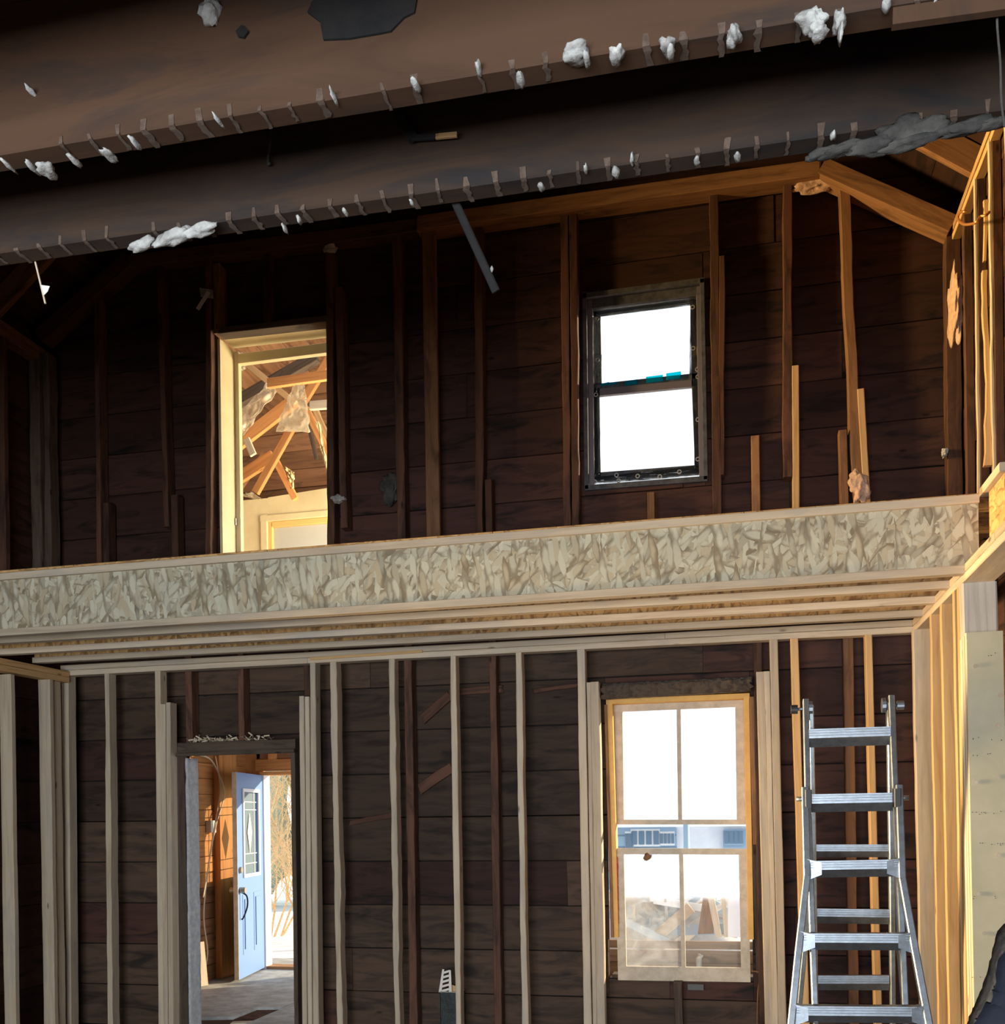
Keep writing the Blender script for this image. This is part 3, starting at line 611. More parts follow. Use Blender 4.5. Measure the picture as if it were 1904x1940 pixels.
for (n, a, b, c, d, Y) in [('upper_sash', (1120, 584), (1322, 556), (1326, 722), (1123, 744), 6.62), ('lower_sash', (1118, 738), (1325, 718), (1332, 896), (1120, 912), 6.58)]:
    o = thing('x', None, None) if False else None
    sash = slab(n, [PY(*p, Y) for p in (a, b, (b[0], b[1]+14), (a[0], a[1]+14))] if n[0] == 'u' else [PY(*p, Y) for p in (a, b, (b[0], b[1]+13), (a[0], a[1]+13))], (0, .03, 0), M_wmauve if n[0] == 'l' else M_wdark, w1)
    slab('stile', [PY(*p, Y) for p in (a, (a[0]+17, a[1]-1), (d[0]+17, d[1]-1), d)], (0, .029, 0), M_wdark, sash)
    slab('stile', [PY(*p, Y) for p in ((b[0]-15, b[1]+1), b, c, (c[0]-15, c[1]+1))], (0, .029, 0), M_wdark, sash)
    slab('rail', [PY(*p, Y) for p in ((d[0], d[1]-16), (c[0], c[1]-16), c, d)], (0, .03, 0), M_wdark, sash)
    slab('pane', [PY(*p, Y+.012) for p in ((a[0]+8, a[1]+6), (b[0]-8, b[1]+6), (c[0]-8, c[1]-8), (d[0]+8, d[1]-8))], (0, .004, 0), M_glass, sash)
M_pale = flat('pale_edge', (.75, .62, .30), .6)  # even pale yellow for thin edge strips and torn paper
bar('blind_stop', (1123, 582), (1322, 556), 6.60, 3*px, .02, M_pale, w1); bar('blind_stop', (1122, 585), (1123, 690), 6.60, 3*px, .02, M_pale, w1); bar('blind_stop', (1321, 560), (1321, 700), 6.60, 2.5*px, .02, M_pale, w1)
for i, (x, y, w, h) in enumerate([(1146, 728, 16, 5), (1196, 725, 24, 9), (1240, 718, 32, 12), (1276, 712, 28, 13), (1160, 727, 20, 4)]):
    c = PY(x, y, 6.60); sheet('blue_tape', [PY(x-w/2, y+h/2+2, 6.60), PY(x+w/2, y+h/2-2, 6.60), PY(x+w/2, y-h/2-2, 6.60), PY(x-w/2, y-h/2+2, 6.60)], 6, 3, .01, M_tape, w1, i, .001)['label'] = 'strip of bright blue tape'
for i, q in enumerate([[(1120, 670), (1140, 672), (1138, 725), (1120, 735)], [(1113, 735), (1136, 735), (1138, 905), (1115, 915)], [(1308, 580), (1322, 578), (1324, 700), (1306, 712)], [(1312, 718), (1333, 712), (1336, 895), (1316, 890)],
                       [(1116, 905), (1320, 882), (1334, 900), (1116, 918)], [(1122, 590), (1318, 565), (1312, 578), (1138, 600)], [(1122, 600), (1138, 600), (1136, 670), (1120, 672)]]):
    sheet('plastic_flap', [PY(*p, 6.57) for p in q], 8, 12, .015, M_dark_film, w1, i+3, .001, 9)
V, F = [], []
for (x, y) in [(1131, 604), (1132, 682), (1129, 748), (1116, 743), (1117, 822), (1123, 870), (1118, 900), (1127, 913), (1172, 911), (1208, 902), (1168, 900), (1250, 903), (1287, 894), (1322, 870), (1322, 795), (1322, 714), (1313, 660), (1312, 582), (1329, 752), (1321, 700)]:
    c = PY(x, y, 6.555); n0 = len(V); r = 4.2*px
    for s in (0, 1):
        for rr_ in (r, r*.62):
            for a in range(12): V.append(c+Vector((math.cos(a*math.pi/6)*rr_, -.003*s, math.sin(a*math.pi/6)*rr_)))
    for a in range(12):
        b = (a+1) % 12; F += [(n0+a, n0+b, n0+24+b, n0+24+a), (n0+24+a, n0+24+b, n0+36+b, n0+36+a), (n0+12+b, n0+12+a, n0+36+a, n0+36+b)]
o = mesh_obj('nail_washer', V, F, M_gal, w1); o['kind'] = 'stuff'

# ------------------------------------------------------------ window_2 : lower window
w2 = struct('window_2', PY(1285, 1858, YS))
Yw = 6.50
bar('jamb', (1154, 1327), (1166, 1776), Yw, 12*px, .10, M_jamb, w2); bar('jamb', (1414, 1318), (1423, 1780), Yw, 10*px, .10, M_jamb, w2)
bar('head_jamb', (1148, 1329), (1420, 1318), Yw, 10*px, .10, M_jamb, w2)
bar('casing', (1147, 1335), (1160, 1776), Yw-.02, 5*px, .03, M_mid, w2); bar('casing', (1424, 1320), (1431, 1620), Yw-.02, 8*px, .03, M_mid, w2)
bar('casing', (1430, 1600), (1438, 1845), Yw-.02, 9*px, .03, M_dirty, w2)
for nm, tl, tr, br, bl, Y, pane2 in [('upper_sash', (1163, 1336), (1410, 1325), (1413, 1562), (1166, 1562), Yw+.075, M_glass), ('lower_sash', (1165, 1607), (1417, 1608), (1422, 1861), (1171, 1857), Yw+.02, M_dusty)]:
    def q(u, v): return tuple((tl[k]*(1-u)+tr[k]*u)*(1-v)+(bl[k]*(1-u)+br[k]*u)*v for k in (0, 1))
    up = nm[0] == 'u'; th = .034
    tr_h = .055 if up else .045; br_h = .04 if up else .105
    S0 = slab(nm, [PY(*q(a, b), Y) for a, b in ((0, 0), (1, 0), (1, tr_h), (0, tr_h))], (0, th, 0), M_sash, w2)
    slab('bottom_rail', [PY(*q(a, b), Y) for a, b in ((0, 1-br_h), (1, 1-br_h), (1, 1), (0, 1))], (0, th, 0), M_sash, S0)
    slab('stile', [PY(*q(a, b), Y+.001) for a, b in ((0, tr_h), (.065, tr_h), (.065, 1-br_h), (0, 1-br_h))], (0, th-.002, 0), M_sash, S0)
    slab('stile', [PY(*q(a, b), Y+.001) for a, b in ((.93, tr_h), (1, tr_h), (1, 1-br_h), (.93, 1-br_h))], (0, th-.002, 0), M_sash, S0)
    slab('muntin', [PY(*q(a, b), Y+.002) for a, b in ((.48, tr_h), (.512, tr_h), (.512, 1-br_h), (.48, 1-br_h))], (0, th-.004, 0), M_sash, S0)
    for k, (a, b) in enumerate(((.065, .48), (.512, .93))):
        slab('pane', [PY(*q(u, v), Y+.015) for u, v in ((a, tr_h), (b, tr_h), (b, 1-br_h), (a, 1-br_h))], (0, .004, 0), (M_dusty if (not up and k == 0) else M_glass), S0)
sheet('red_liner', [PY(1164, 1750, Yw+.018), PY(1173, 1750, Yw+.018), PY(1171, 1625, Yw+.018), PY(1163, 1615, Yw+.018)], 3, 30, .006, M_red, w2, 4, .002)['label'] = 'torn red strip'
blob('leaf', PY(1226, 1624, Yw+.0), (.026, .006, .022), M_mid, w2, 9, .7, 2)['label'] = 'dry brown leaf stuck on the glass'
# fibrous header over the window
hb = sheet('lintel', [PY(1140, 1326, YO+.02), PY(1422, 1311, YO+.02), PY(1424, 1288, YO+.02), PY(1143, 1301, YO+.02)], 60, 6, .03, M_dirty, w2, 8, .08, 26)
sheet('frayed_batt', [PY(1143, 1306, YO-.01), PY(1424, 1294, YO-.01), PY(1424, 1284, YO-.01), PY(1143, 1297, YO-.01)], 90, 5, .04, M_plasterd, w2, 12, .04, 40)
tube('sash_cord', smoothpts([PY(1424, 1840, YS-.06), PY(1440, 1845, YS-.06), PY(1436, 1880, YS-.06), PY(1434, 1960, YS-.06)]), .005, M_mid, w2)
bar('sill', (1160, 1850), (1440, 1856), YS+.04, .03, .12, M_dirty, w2)
o = tag(box('metal_bracket', PY(1303, 1876, YS-.04), PY(1333, 1864, YS-.01), flat('dull_zinc', (.13, .13, .13), .7)), 'small grey metal plate under the lower window sill', 'bracket')

# ------------------------------------------------------------ ladder
lad = thing('step_ladder', 'aluminium folding multi-position ladder with flared legs standing at right', 'ladder', (.5, 4.5, ZF))
Pf = Vector((0, 4.78, .46)); nf = Vector((0, 1, -.30)); Pr = Vector((0, 4.84, .46)); nr = Vector((0, 1, .22))
LF = lambda x, y: PP(x, y, Pf, nf); LR = lambda x, y: PP(x, y, Pr, nr)
def ext(p, q): p, q = Vector(p), Vector(q); return q + (q-p)*((ZF-q.z)/(q.z-p.z)) * 1.0 if abs(q.z-p.z) > 1e-6 else q
def rail(name, pts, w, d, foot=True, mat=M_alu, shift=0):
    pts = [Vector(p)+Vector((0, shift, 0)) for p in pts]
    if foot:
        a, b = pts[-2], pts[-1]; k = (ZF-b.z)/(b.z-a.z); pts[-1] = b+(b-a)*k
    root = None
    for i in range(len(pts)-1):
        o = beam(name, pts[i], pts[i+1], w, d, mat, lad, (1, 0, 0), .004)
    return pts
rail('inner_rail', [LF(1527, 1326), LF(1531, 1507), LF(1541, 1800), LF(1546, 1940)], .026, .045, False, shift=.03)
rail('inner_rail', [LF(1690, 1319), LF(1697, 1493), LF(1712, 1800), LF(1718, 1940)], .026, .045, False, shift=.03)
rail('outer_rail', [LF(1524, 1494), LF(1528, 1660), LF(1512, 1800), LF(1498, 1940)], .030, .045, shift=-.025)
rail('outer_rail', [LF(1701, 1490), LF(1707, 1665), LF(1731, 1800), LF(1757, 1940)], .030, .045, shift=-.025)
rail('rear_rail', [LR(1684, 1330), LR(1688, 1600), LR(1691, 1912)], .022, .055)
rail('rear_rail', [LR(1536, 1335), LR(1541, 1600), LR(1545, 1912)], .022, .055)
rail('rear_outer_rail', [LR(1538, 1520), LR(1536, 1680), LR(1520, 1860)], .024, .045, shift=.05)
rail('rear_outer_rail', [LR(1694, 1520), LR(1696, 1680), LR(1712, 1860)], .024, .045, shift=.05)
def rung(a, b, h, d, fn, shift=0, name='rung', flare=False):
    A = fn(*a)+Vector((0, shift, 0)); B = fn(*b)+Vector((0, shift, 0))
    prof = [(-d/2, h/2), (-d/2, -h*.02), (d*.2, -h/2), (d/2, -h/2), (d/2, h/2)]
    V = [A+Vector((0, y, z)) for y, z in prof]+[B+Vector((0, y, z)) for y, z in prof]; V = [v-A for v in V]
    o = mesh_obj(name, V, [(0, 1, 2, 3, 4), (9, 8, 7, 6, 5)]+[(k, (k+1) % 5, 5+(k+1) % 5, 5+k) for k in range(5)], M_alu, lad, Matrix.Translation(A))
    for k in (.12, .26, .40):
        beam('ridge', A+Vector((0, -d/2-.001, h*k)), B+Vector((0, -d/2-.001, h*k)), .004, .004, M_alu, o, (0, 1, 0), .001)
    if flare:
        for P, s in ((A, 1), (B, -1)):
            dd = (B-A).normalized()*s
            mesh_obj('crimped_end', [P+Vector((0, -d*.5, z)) for z in (-h*.62, h*.62)]+[P+dd*.06+Vector((0, -d*.62, z)) for z in (-h*.3, h*.42)]+[P+Vector((0, d*.5, z)) for z in (-h*.62, h*.62)]+[P+dd*.06+Vector((0, d*.5, z)) for z in (-h*.3, h*.42)],
                     [(0, 2, 3, 1), (4, 5, 7, 6), (0, 1, 5, 4), (2, 6, 7, 3), (1, 3, 7, 5), (0, 4, 6, 2)], M_alu, o)
    return o
rung((1533, 1398), (1688, 1393), .080, .05, LF, .03); rung((1535, 1522), (1694, 1519), .080, .05, LF, .03)
rung((1528, 1647), (1706, 1644), .074, .05, LF, -.01, flare=True); rung((1515, 1783), (1728, 1784), .074, .05, LF, -.01, flare=True); rung((1502, 1920), (1754, 1922), .074, .05, LF, -.01, flare=True)
rung((1545, 1612), (1684, 1612), .060, .03, LR); rung((1545, 1735), (1684, 1737), .072, .03, LR); rung((1545, 1862), (1684, 1862), .074, .03, LR)
a = ext(LF(1512, 1800), LF(1498, 1940)); b = ext(LF(1731, 1800), LF(1757, 1940))
for f_ in (.45, .88):
    pass
for z in (-1.11, -1.40):
    def at(p, q): return p+(q-p)*((z-p.z)/(q.z-p.z))
    A = at(LF(1512, 1800), LF(1498, 1940)); B = at(LF(1731, 1800), LF(1757, 1940)); beam('rung', A, B, .05, .045, M_alu, lad, (0, 1, 0), .006)
def disc(name, c, r, t_, mat, parent, axis='X', n=14):
    V = [];
    for s in (-t_/2, t_/2):
        for k in range(n): V.append((s, math.cos(2*math.pi*k/n)*r, math.sin(2*math.pi*k/n)*r))
    F = [tuple(range(n)), tuple(range(2*n-1, n-1, -1))]+[(k, (k+1) % n, n+(k+1) % n, n+k) for k in range(n)]
    return mesh_obj(name, V, F, mat, parent, Matrix.Translation(c))
for (hx, hy, sx, kx, ky) in [(1537, 1340, 1, 1506, 1342), (1677, 1334, -1, 1709, 1334)]:
    c = LF(hx, hy)+Vector((0, .05, 0)); h = disc('hinge', c, .034, .016, M_alu, lad)
    k = LF(kx, ky)+Vector((0, .05, 0)); disc('hinge_knob', k, .021, .030, M_black if sx > 0 else M_alu, h); tube('hinge_pin', [c, k], .007, M_alu, h)
for (bx, by, ex) in [(1530, 1514, 1508), (1697, 1512, 1720)]:
    c = LF(bx, by)+Vector((0, -.03, 0)); o = beam('lock_bracket', c-Vector((0, 0, .04)), c+Vector((0, 0, .04)), .028, .06, M_black, lad, (1, 0, 0), .003)
    tube('lock_pin', [c, LF(ex, by)+Vector((0, -.03, 0))], .011, M_alu, o)

# ------------------------------------------------------------ small things
def tuft(label, x, y, w, h, Y, seed, mat=M_insul, name='insulation_tuft', group=None):
    k = Y/FPX; o = blob(name, PY(x, y, Y), (w/2*k, .03, h/2*k), mat, None, seed, .65, 4); return tag(o, label, 'insulation' if mat is M_insul else 'scrap', group)
tuft('pale insulation tuft stuffed under the top plate at the roof corner', 1547, 348, 80, 28, 6.44, 4)
tuft('pink insulation wad poking up behind the loft edge at right', 1628, 922, 30, 52, 6.34, 6)
o = blob('insulation_tuft', PX(1808, 588, 1.29), (.025, .12, .20), M_insul, None, 8, .55, 4); tag(o, 'long yellow insulation tuft hanging in the upper right corner', 'insulation')
tuft('small white scrap stuck at the far right of the plank wall', 1789, 858, 9, 14, 6.40, 2, M_plaster, 'plaster_scrap')
tuft('white scrap hanging at the right post of the upper doorway', 641, 945, 26, 14, 6.40, 5, M_plaster, 'plaster_scrap')
tuft('white scrap on the plate above the upper doorway stud', 626, 471, 26, 12, 6.37, 7, M_plaster, 'plaster_scrap')
tuft('pale greenish rag stuck on the planks left of the double stud', 738, 925, 34, 60, 6.47, 3, M_plasterd, 'rag')
t = thing('paper_cross', 'two crossed pale paper strips pinned left of the upper doorway', 'paper', PY(388, 560, 6.39))
slab('paper_strip', [PY(*p, 6.39) for p in [(378, 545), (403, 549), (404, 566), (380, 562)]], (0, .003, 0), M_plaster, t); slab('paper_strip', [PY(*p, 6.385) for p in [(392, 551), (398, 555), (377, 588), (371, 584)]], (0, .003, 0), M_shade, t)
hk = PX(1872, 405, 1.29)
pts = [PX(1874, 402, 1.29), PX(1868, 408, 1.27), PX(1858, 410, 1.25), PX(1850, 420, 1.23), PX(1842, 424, 1.22), PX(1826, 425, 1.20), PX(1816, 417, 1.19), PX(1815, 408, 1.19), PX(1820, 402, 1.19), PX(1828, 401, 1.19)]
tag(tube('wall_hook', smoothpts(pts, 5), .007, M_copper), 'bent copper coloured hook on the upper right wall studs', 'hook')
# black duct with slotted plate
t = thing('floor_duct', 'black duct box with a slotted metal plate on top behind the studs', 'duct', (-1.85, 6.41, ZF))
A = PY(833, 1879, 6.41); B = PY(866, 1879, 6.41)
box('duct_box', (A.x, 6.41, ZF), (B.x+.03, 6.5, A.z), M_duct, t, axis=2, cham=.006)
q = [PY(*p, 6.40) for p in [(831, 1880), (838, 1836), (854, 1838), (856, 1880)]]
def lerp4(u, v): return (q[0]*(1-u)+q[3]*u)*(1-v)+(q[1]*(1-u)+q[2]*u)*v
fr = slab('slotted_plate', [lerp4(0, 0), lerp4(.22, 0), lerp4(.22, 1), lerp4(0, 1)], (0, .002, 0), M_gal, t)
slab('plate_edge', [lerp4(.78, 0), lerp4(1, 0), lerp4(1, 1), lerp4(.78, 1)], (0, .002, 0), M_gal, fr)
for k in range(5):
    v = k*.2; slab('slat', [lerp4(.2, v), lerp4(.8, v+.1), lerp4(.8, v+.2), lerp4(.2, v+.1)], (0, .002, 0), M_gal, fr)
box('top_lip', (A.x, 6.395, A.z), (B.x+.03, 6.5, A.z+.006), M_gal, t, axis=0)
slab('angle_tab', [PY(*p, 6.42) for p in [(854, 1879), (866, 1879), (864, 1868), (856, 1866)]], (0, .002, 0), M_newo, t)
# canvas and dark cloth at the lower right corner
Yc = 2.2
t = thing('work_jacket', 'dark navy work jacket with grey canvas edge hung at the lower right corner', 'jacket', PY(1890, 2100, Yc))
outline = [(1838, 1960), (1850, 1925), (1862, 1898), (1880, 1850), (1893, 1800), (1904, 1765), (1950, 1740)]
inner = [(1850, 1960), (1856, 1932), (1880, 1900), (1893, 1868), (1902, 1820), (1925, 1790), (1960, 1770)]
V, F = [], []; n = len(outline)
so = smoothpts([PY(*p, Yc) for p in outline], 6); si = smoothpts([PY(*p, Yc-.06) for p in inner], 6)
m = len(so); rows = []
for k in range(6):
    f_ = k/5; rows.append([so[i]*(1-f_)+si[i]*f_+Vector((0, -.03*math.sin(f_*math.pi)+.014*noise.noise(Vector((i*.7, k*1.9, 0))), 0)) for i in range(m)])
V = [v for r in rows for v in r]; F = [(k*m+i, k*m+i+1, (k+1)*m+i+1, (k+1)*m+i) for k in range(5) for i in range(m-1)]
o = mesh_obj('canvas_edge', V, F, M_canvas, t, smooth=True); md = o.modifiers.new('s', 'SOLIDIFY'); md.thickness = .012
c0 = [PY(1990, 1790, Yc), PY(1990, 1960, Yc)]
rows = []
for k in range(8):
    f_ = k/7; rows.append([si[i]*(1-f_)+(c0[0]*(i/(m-1))+c0[1]*(1-i/(m-1)))*f_+Vector((0, -.07*math.sin(f_*math.pi*.7)+.01*noise.noise(Vector((i*.4, k, 4))), 0)) for i in range(m)])
V = [v for r in rows for v in r]; F = [(k*m+i, k*m+i+1, (k+1)*m+i+1, (k+1)*m+i) for k in range(7) for i in range(m-1)]
o = mesh_obj('jacket_body', V, F, M_cloth, t, smooth=True); md = o.modifiers.new('s', 'SOLIDIFY'); md.thickness = .02

t = thing('sawhorse', 'wooden sawhorse standing under the dark navy jacket, mostly outside the frame', 'sawhorse', (1.05, 2.3, ZF))
beam('top_bar', (.74, 2.3, -.62), (1.25, 2.3, -.62), .09, .04, M_newo, t, (0, 0, 1), .003)
for x in (.80, 1.2):
    for y in (2.02, 2.58): beam('leg', (x, y, ZF), (x, 2.3, -.64), .08, .035, M_newo, t, (1, 0, 0), .003)
# ------------------------------------------------------------ wing behind the doorways : lower hall
XWL, XWR, YW1, YW2 = -5.12, -1.9, YS+.06, 9.95
hall = struct('wall_hall', (XWL, 8, ZF))
for i in range(15):
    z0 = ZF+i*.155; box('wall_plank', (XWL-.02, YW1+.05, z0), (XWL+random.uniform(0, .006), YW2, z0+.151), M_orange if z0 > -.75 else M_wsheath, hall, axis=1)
box('building_paper', (XWL-.06, YW1-.1, ZF), (XWL-.03, YW2+.3, 1.3), M_char, hall, axis=1)
for i in range(10): box('wall_plank', (XWR, YW1, ZF+i*.29), (XWR+.02, YW2, ZF+i*.29+.286), M_wsheath, hall, axis=1)
for Y in (7.4, 8.2): box('wall_stud', (XWL+.01, Y, ZF), (XWL+.05, Y+.04, 1.2), M_orange, hall)
box('door_post', (-5.12, 9.24, ZF), (-5.05, 9.60, 1.2), M_orange, hall)
hb = struct('wall_hall_back', (-4.5, YW2, ZF))
ex0, ex1, exz = -4.885, -2.9, .47
box('frame_post', (-5.3, YW2-.02, ZF), (ex0-.06, YW2+.1, 1.3), M_orange, hb, axis=2)
box('header_beam', (ex0-.1, YW2-.05, exz+.05), (XWR, YW2+.06, exz+.17), M_orange, hb)
box('header_beam', (ex0-.1, YW2-.02, exz+.175), (XWR, YW2+.04, exz+.42), M_wsheath, hb)
box('header_beam', (ex0-.1, YW2-.05, exz+.43), (XWR, YW2+.06, exz+.55), M_orange, hb)
box('wall_board', (ex1, YW2, ZF), (XWR, YW2+.05, exz+.05), M_wsheath, hb, axis=2)
box('cripple_stud', (ex0+.05, YW2-.06, exz+.17), (ex0+.14, YW2-.02, 1.2), M_orange, hb)
box('ceiling_panel', (-5.3, YW1, 1.22), (XWR, YW2+.1, 1.3), M_wsheath, hb, axis=0)
d3 = struct('door_3', (ex0, YW2, ZF))
box('frame_jamb', (ex0-.05, YW2-.06, ZF), (ex0, YW2+.08, exz), M_white, d3, axis=2); box('frame_head', (ex0-.05, YW2-.06, exz), (ex1, YW2+.08, exz+.04), M_orange, d3, axis=0)
box('threshold', (ex0, YW2-.06, ZF), (ex1, YW2+.12, ZF+.03), M_wsheath, d3, axis=0)
box('frame_jamb', (ex1-.04, YW2-.06, ZF), (ex1, YW2+.08, exz), M_white, d3, axis=2)
# blue door standing open
dx, dy0, dy1, dzt = -4.90, 9.06, 9.88, exz+.0
door = thing('entry_door', 'blue panelled entry door with leaded glass standing open in the far hall', 'door', (dx, dy1, ZF))
gy0, gy1, gz0, gz1 = dy0+.19, dy1-.16, -.55, .28
for nm, lo, hi in [('door_leaf', (dx-.045, dy0, ZF+.02), (dx, dy1, gz0)), ('door_leaf', (dx-.045, dy0, gz1), (dx, dy1, dzt)), ('door_leaf', (dx-.045, dy0, gz0), (dx, gy0, gz1)), ('door_leaf', (dx-.045, gy1, gz0), (dx, dy1, gz1))]:
    box(nm, lo, hi, M_blue, door, axis=2, cham=.001)
box('door_edge', (dx-.046, dy0-.006, ZF+.02), (dx+.0, dy0, dzt), M_sash, door, axis=2, cham=.001)
for (a, b, c, d) in [(gy0-.03, gy1+.03, gz1, gz1+.035), (gy0-.03, gy1+.03, gz0-.035, gz0), (gy0-.03, gy0, gz0, gz1), (gy1, gy1+.03, gz0, gz1)]:
    box('glass_trim', (dx-.002, a, c), (dx+.014, b, d), M_white, door, cham=.003)
gp = box('glass_pane', (dx-.026, gy0, gz0), (dx-.02, gy1, gz1), glassmat('bevelled_glass', .3, (.5, .72, .85)), door, axis=2, cham=.001)
for yy in (gy0+.08, gy1-.08): box('came', (dx-.022, yy-.004, gz0), (dx-.014, yy+.004, gz1), M_white, gp, cham=.001)
for zz in (gz0+.1, gz1-.1, gz0+.2, gz1-.18): box('came', (dx-.022, gy0, zz-.004), (dx-.014, gy1, zz+.004), M_white, gp, cham=.001)
mesh_obj('came', [(dx-.012, (gy0+gy1)/2, gz0+.62), (dx-.012, (gy0+gy1)/2+.07, gz0+.42), (dx-.012, (gy0+gy1)/2, gz0+.2), (dx-.012, (gy0+gy1)/2-.07, gz0+.42), (dx-.018, (gy0+gy1)/2, gz0+.42)], [(0, 1, 4), (1, 2, 4), (2, 3, 4), (3, 0, 4), (3, 2, 1, 0)], M_white, gp)
for (a, b) in [(dy0+.13, dy0+.38), (dy0+.48, dy0+.73)]:
    o = box('raised_panel', (dx-.002, a, -1.35), (dx+.004, b, -.75), M_blue, door, axis=2, cham=.002); box('panel_field', (dx+.003, a+.045, -1.30), (dx+.013, b-.045, -.80), M_blue, o, axis=2, cham=.006)
o = disc('deadbolt', (dx+.012, dy0+.06, -.50), .032, .024, M_brass, door); o = disc('knob', (dx+.03, dy0+.06, -.70), .03, .05, M_brass, door)
disc('knob', (dx-.075, dy0+.06, -.70), .027, .05, M_brass, door)
tube('pull_handle', smoothpts([(dx+.012, dy0+.06, -.72), (dx+.06, dy0+.08, -.76), (dx+.065, dy0+.08, -.86), (dx+.03, dy0+.065, -.97), (dx+.01, dy0+.06, -.99)]), .008, M_char, door)
door.rotation_euler.z = math.radians(9)
hf = struct('floor_hall', (-4, 8, ZF))
# plywood floor with a hole (x-range, y-range)
def fpoly(name, pts, mat, dz=0): slab(name, [PZ(*p, ZF)+Vector((0, 0, dz)) for p in pts], (0, 0, -.025), mat, hf)
fpoly('floor_panel', [(150, 1929), (385, 1927), (441, 1926), (487, 1908), (536, 1907.5), (571, 1893.5), (760, 1815), (330, 1815)], M_hfloor)
fpoly('floor_panel', [(464, 1940), (571, 1895), (760, 1817), (1100, 2060), (200, 2060), (420, 1962)], M_hfloor)
fpoly('floor_patch', [(441, 1928), (493, 1926), (484, 1930), (436, 1932)], M_new, -.03)
box('exposed_joist', (-5.1, 7.9, ZF-.2), (-3.0, 7.94, ZF-.03), M_old, hf, axis=0)
box('crawl_space', (XWL, YW1, ZF-.5), (XWR, YW2, ZF-.48), M_hole, hf, axis=0)
t = beam('leaning_board', (-5.02, 8.78, ZF), (-5.07, 8.80, ZF+.42), .14, .03, M_new, None, (.5, 1, 0), .003); tag(t, 'short pale offcut board leaning on the hall wall', 'board')
for i, (lab, pts) in enumerate([('pale cable hanging in a loop down the left hall wall', [(375, 1430), (400, 1440), (420, 1480), (424, 1510), (410, 1560), (398, 1620), (390, 1680), (386, 1740), (393, 1800), (390, 1830), (386, 1870)]),
                                ('second thinner cable beside the looped one on the hall wall', [(408, 1432), (415, 1470), (417, 1500), (404, 1580), (392, 1660), (385, 1700)])]):
    tag(tube('cable', smoothpts([PX(*p, XWL+.07+i*.03) for p in pts], 5), .008-.002*i, M_wire), lab, 'cable')
c = PX(398, 1566, XWL+.03); o = box('junction_box', c+Vector((-.02, -.05, -.06)), c+Vector((.04, .05, .06)), M_gal); tag(o, 'small metal junction box on the lit hall wall', 'junction box')

# ------------------------------------------------------------ wing, upper room seen through the upper doorway
ur = struct('wall_wing', (-4.5, 9.6, 1.3))
for i in range(19): box('wall_plank', (XWR, YW1, 1.3+i*.19), (XWR+.02, 10.2, 1.486+i*.19), M_cream if i < 6 else M_wsheath, ur, axis=1)
YU = 9.6
zc_ = Z_at(540, 930, YU)
box('floor_panel', (-6.2, YW1, 1.31), (XWR, 10.2, 1.34), M_wsheath, ur, axis=0)
# cream wall with window
wx0 = X_at(512, 1010, YU); wzt = Z_at(560, 985, YU)
box('cream_wall', (-6.2, YU, 1.34), (wx0-.02, YU+.06, Z_at(460, 948, YU)), M_cream, ur, axis=2)
slab('cream_wall', [(wx0-.02, YU, wzt), (-2.2, YU, wzt), (-2.2, YU, zc_+.1), (wx0-.02, YU, Z_at(512, 942, YU))], (0, .06, 0), M_cream, ur)
for (a, b, c, d) in [(wx0-.10, wx0-.02, 1.34, wzt+.07), (wx0-.10, -2.6, wzt, wzt+.07)]: box('window_casing', (a, YU-.025, c), (b, YU+.0, d), M_cream, ur, cham=.01)
M_gold = flat('golden_trim', (.80, .52, .18), .5)
for (a, b, c, d) in [(wx0-.03, wx0+.03, 1.34, wzt+.001), (wx0+.02, -2.6, wzt-.06, wzt+.0)]: box('window_frame', (a, YU-.012, c), (b, YU+.03, d), M_gold, ur, cham=.006)
box('pane', (wx0+.03, YU+.02, 1.34), (-2.2, YU+.025, wzt-.06), glassmat('frosted_pane', .8, (.9, .92, .86)), ur, axis=0)
box('pilaster', (wx0-.42, YU-.02, 1.34), (wx0-.34, YU, Z_at(460, 955, YU)), M_cream, ur, axis=2)
box('door_casing', (-6.2, YU-.018, 1.34), (wx0-.52, YU, Z_at(460, 975, YU)), M_cream, ur, axis=2)
# gable sheathing far
for i in range(18):
    z0 = 2.6+i*.2; o = box('sheathing_board', (-6.6, 10.15+random.uniform(0, .02), z0), (-1.9, 10.18, z0+.195), M_wsheath, ur, axis=0)
box('building_paper', (-6.7, 10.2, 1.3), (-1.9, 10.22, 6.4), M_char, ur, axis=0)
for i in range(16):    # sloping sheathing on the left
    a = Vector((-6.3, 0, 3.2)); u = Vector((.75, 0, .66)).normalized(); c = a+u*(i*.2)
    beam('sheathing_board', c+Vector((0, YW1, 0)), c+Vector((0, 10.2, 0)), .195, .02, M_wsheath, ur, u, .002)
box('cream_wall', (-6.25, YW1, 1.34), (-6.2, 10.2, 3.3), M_cream, ur, axis=2)
def raf(p, q, hpx, Y, mat=M_orange, D=.05, Y2=None, label=None):
    Y2 = Y2 or Y; A = PY(*p, Y); B = PY(*q, Y2); k = Y/FPX
    o = beam('brace', A, B, D, hpx*k, mat, ur, (0, 1, 0), .003)
    if label: o['label'] = label
raf((462, 680), (640, 660), 20, 7.6, M_orange, .045); raf((508, 727), (640, 709), 19, 8.0, M_orange, .045)
raf((440, 768), (600, 676), 22, 8.6, M_dirty, .08, label='dark grey collapsed rafter')
raf((462, 685), (560, 765), 12, 8.3, M_newo, .04); raf((440, 850), (560, 758), 26, 8.7, M_orange, .05)
raf((440, 914), (518, 864), 24, 9.0, M_orange, .05); raf((484, 934), (552, 812), 15, 8.8, M_orange, .05); raf((520, 868), (560, 946), 13, 9.0, M_orange, .05)
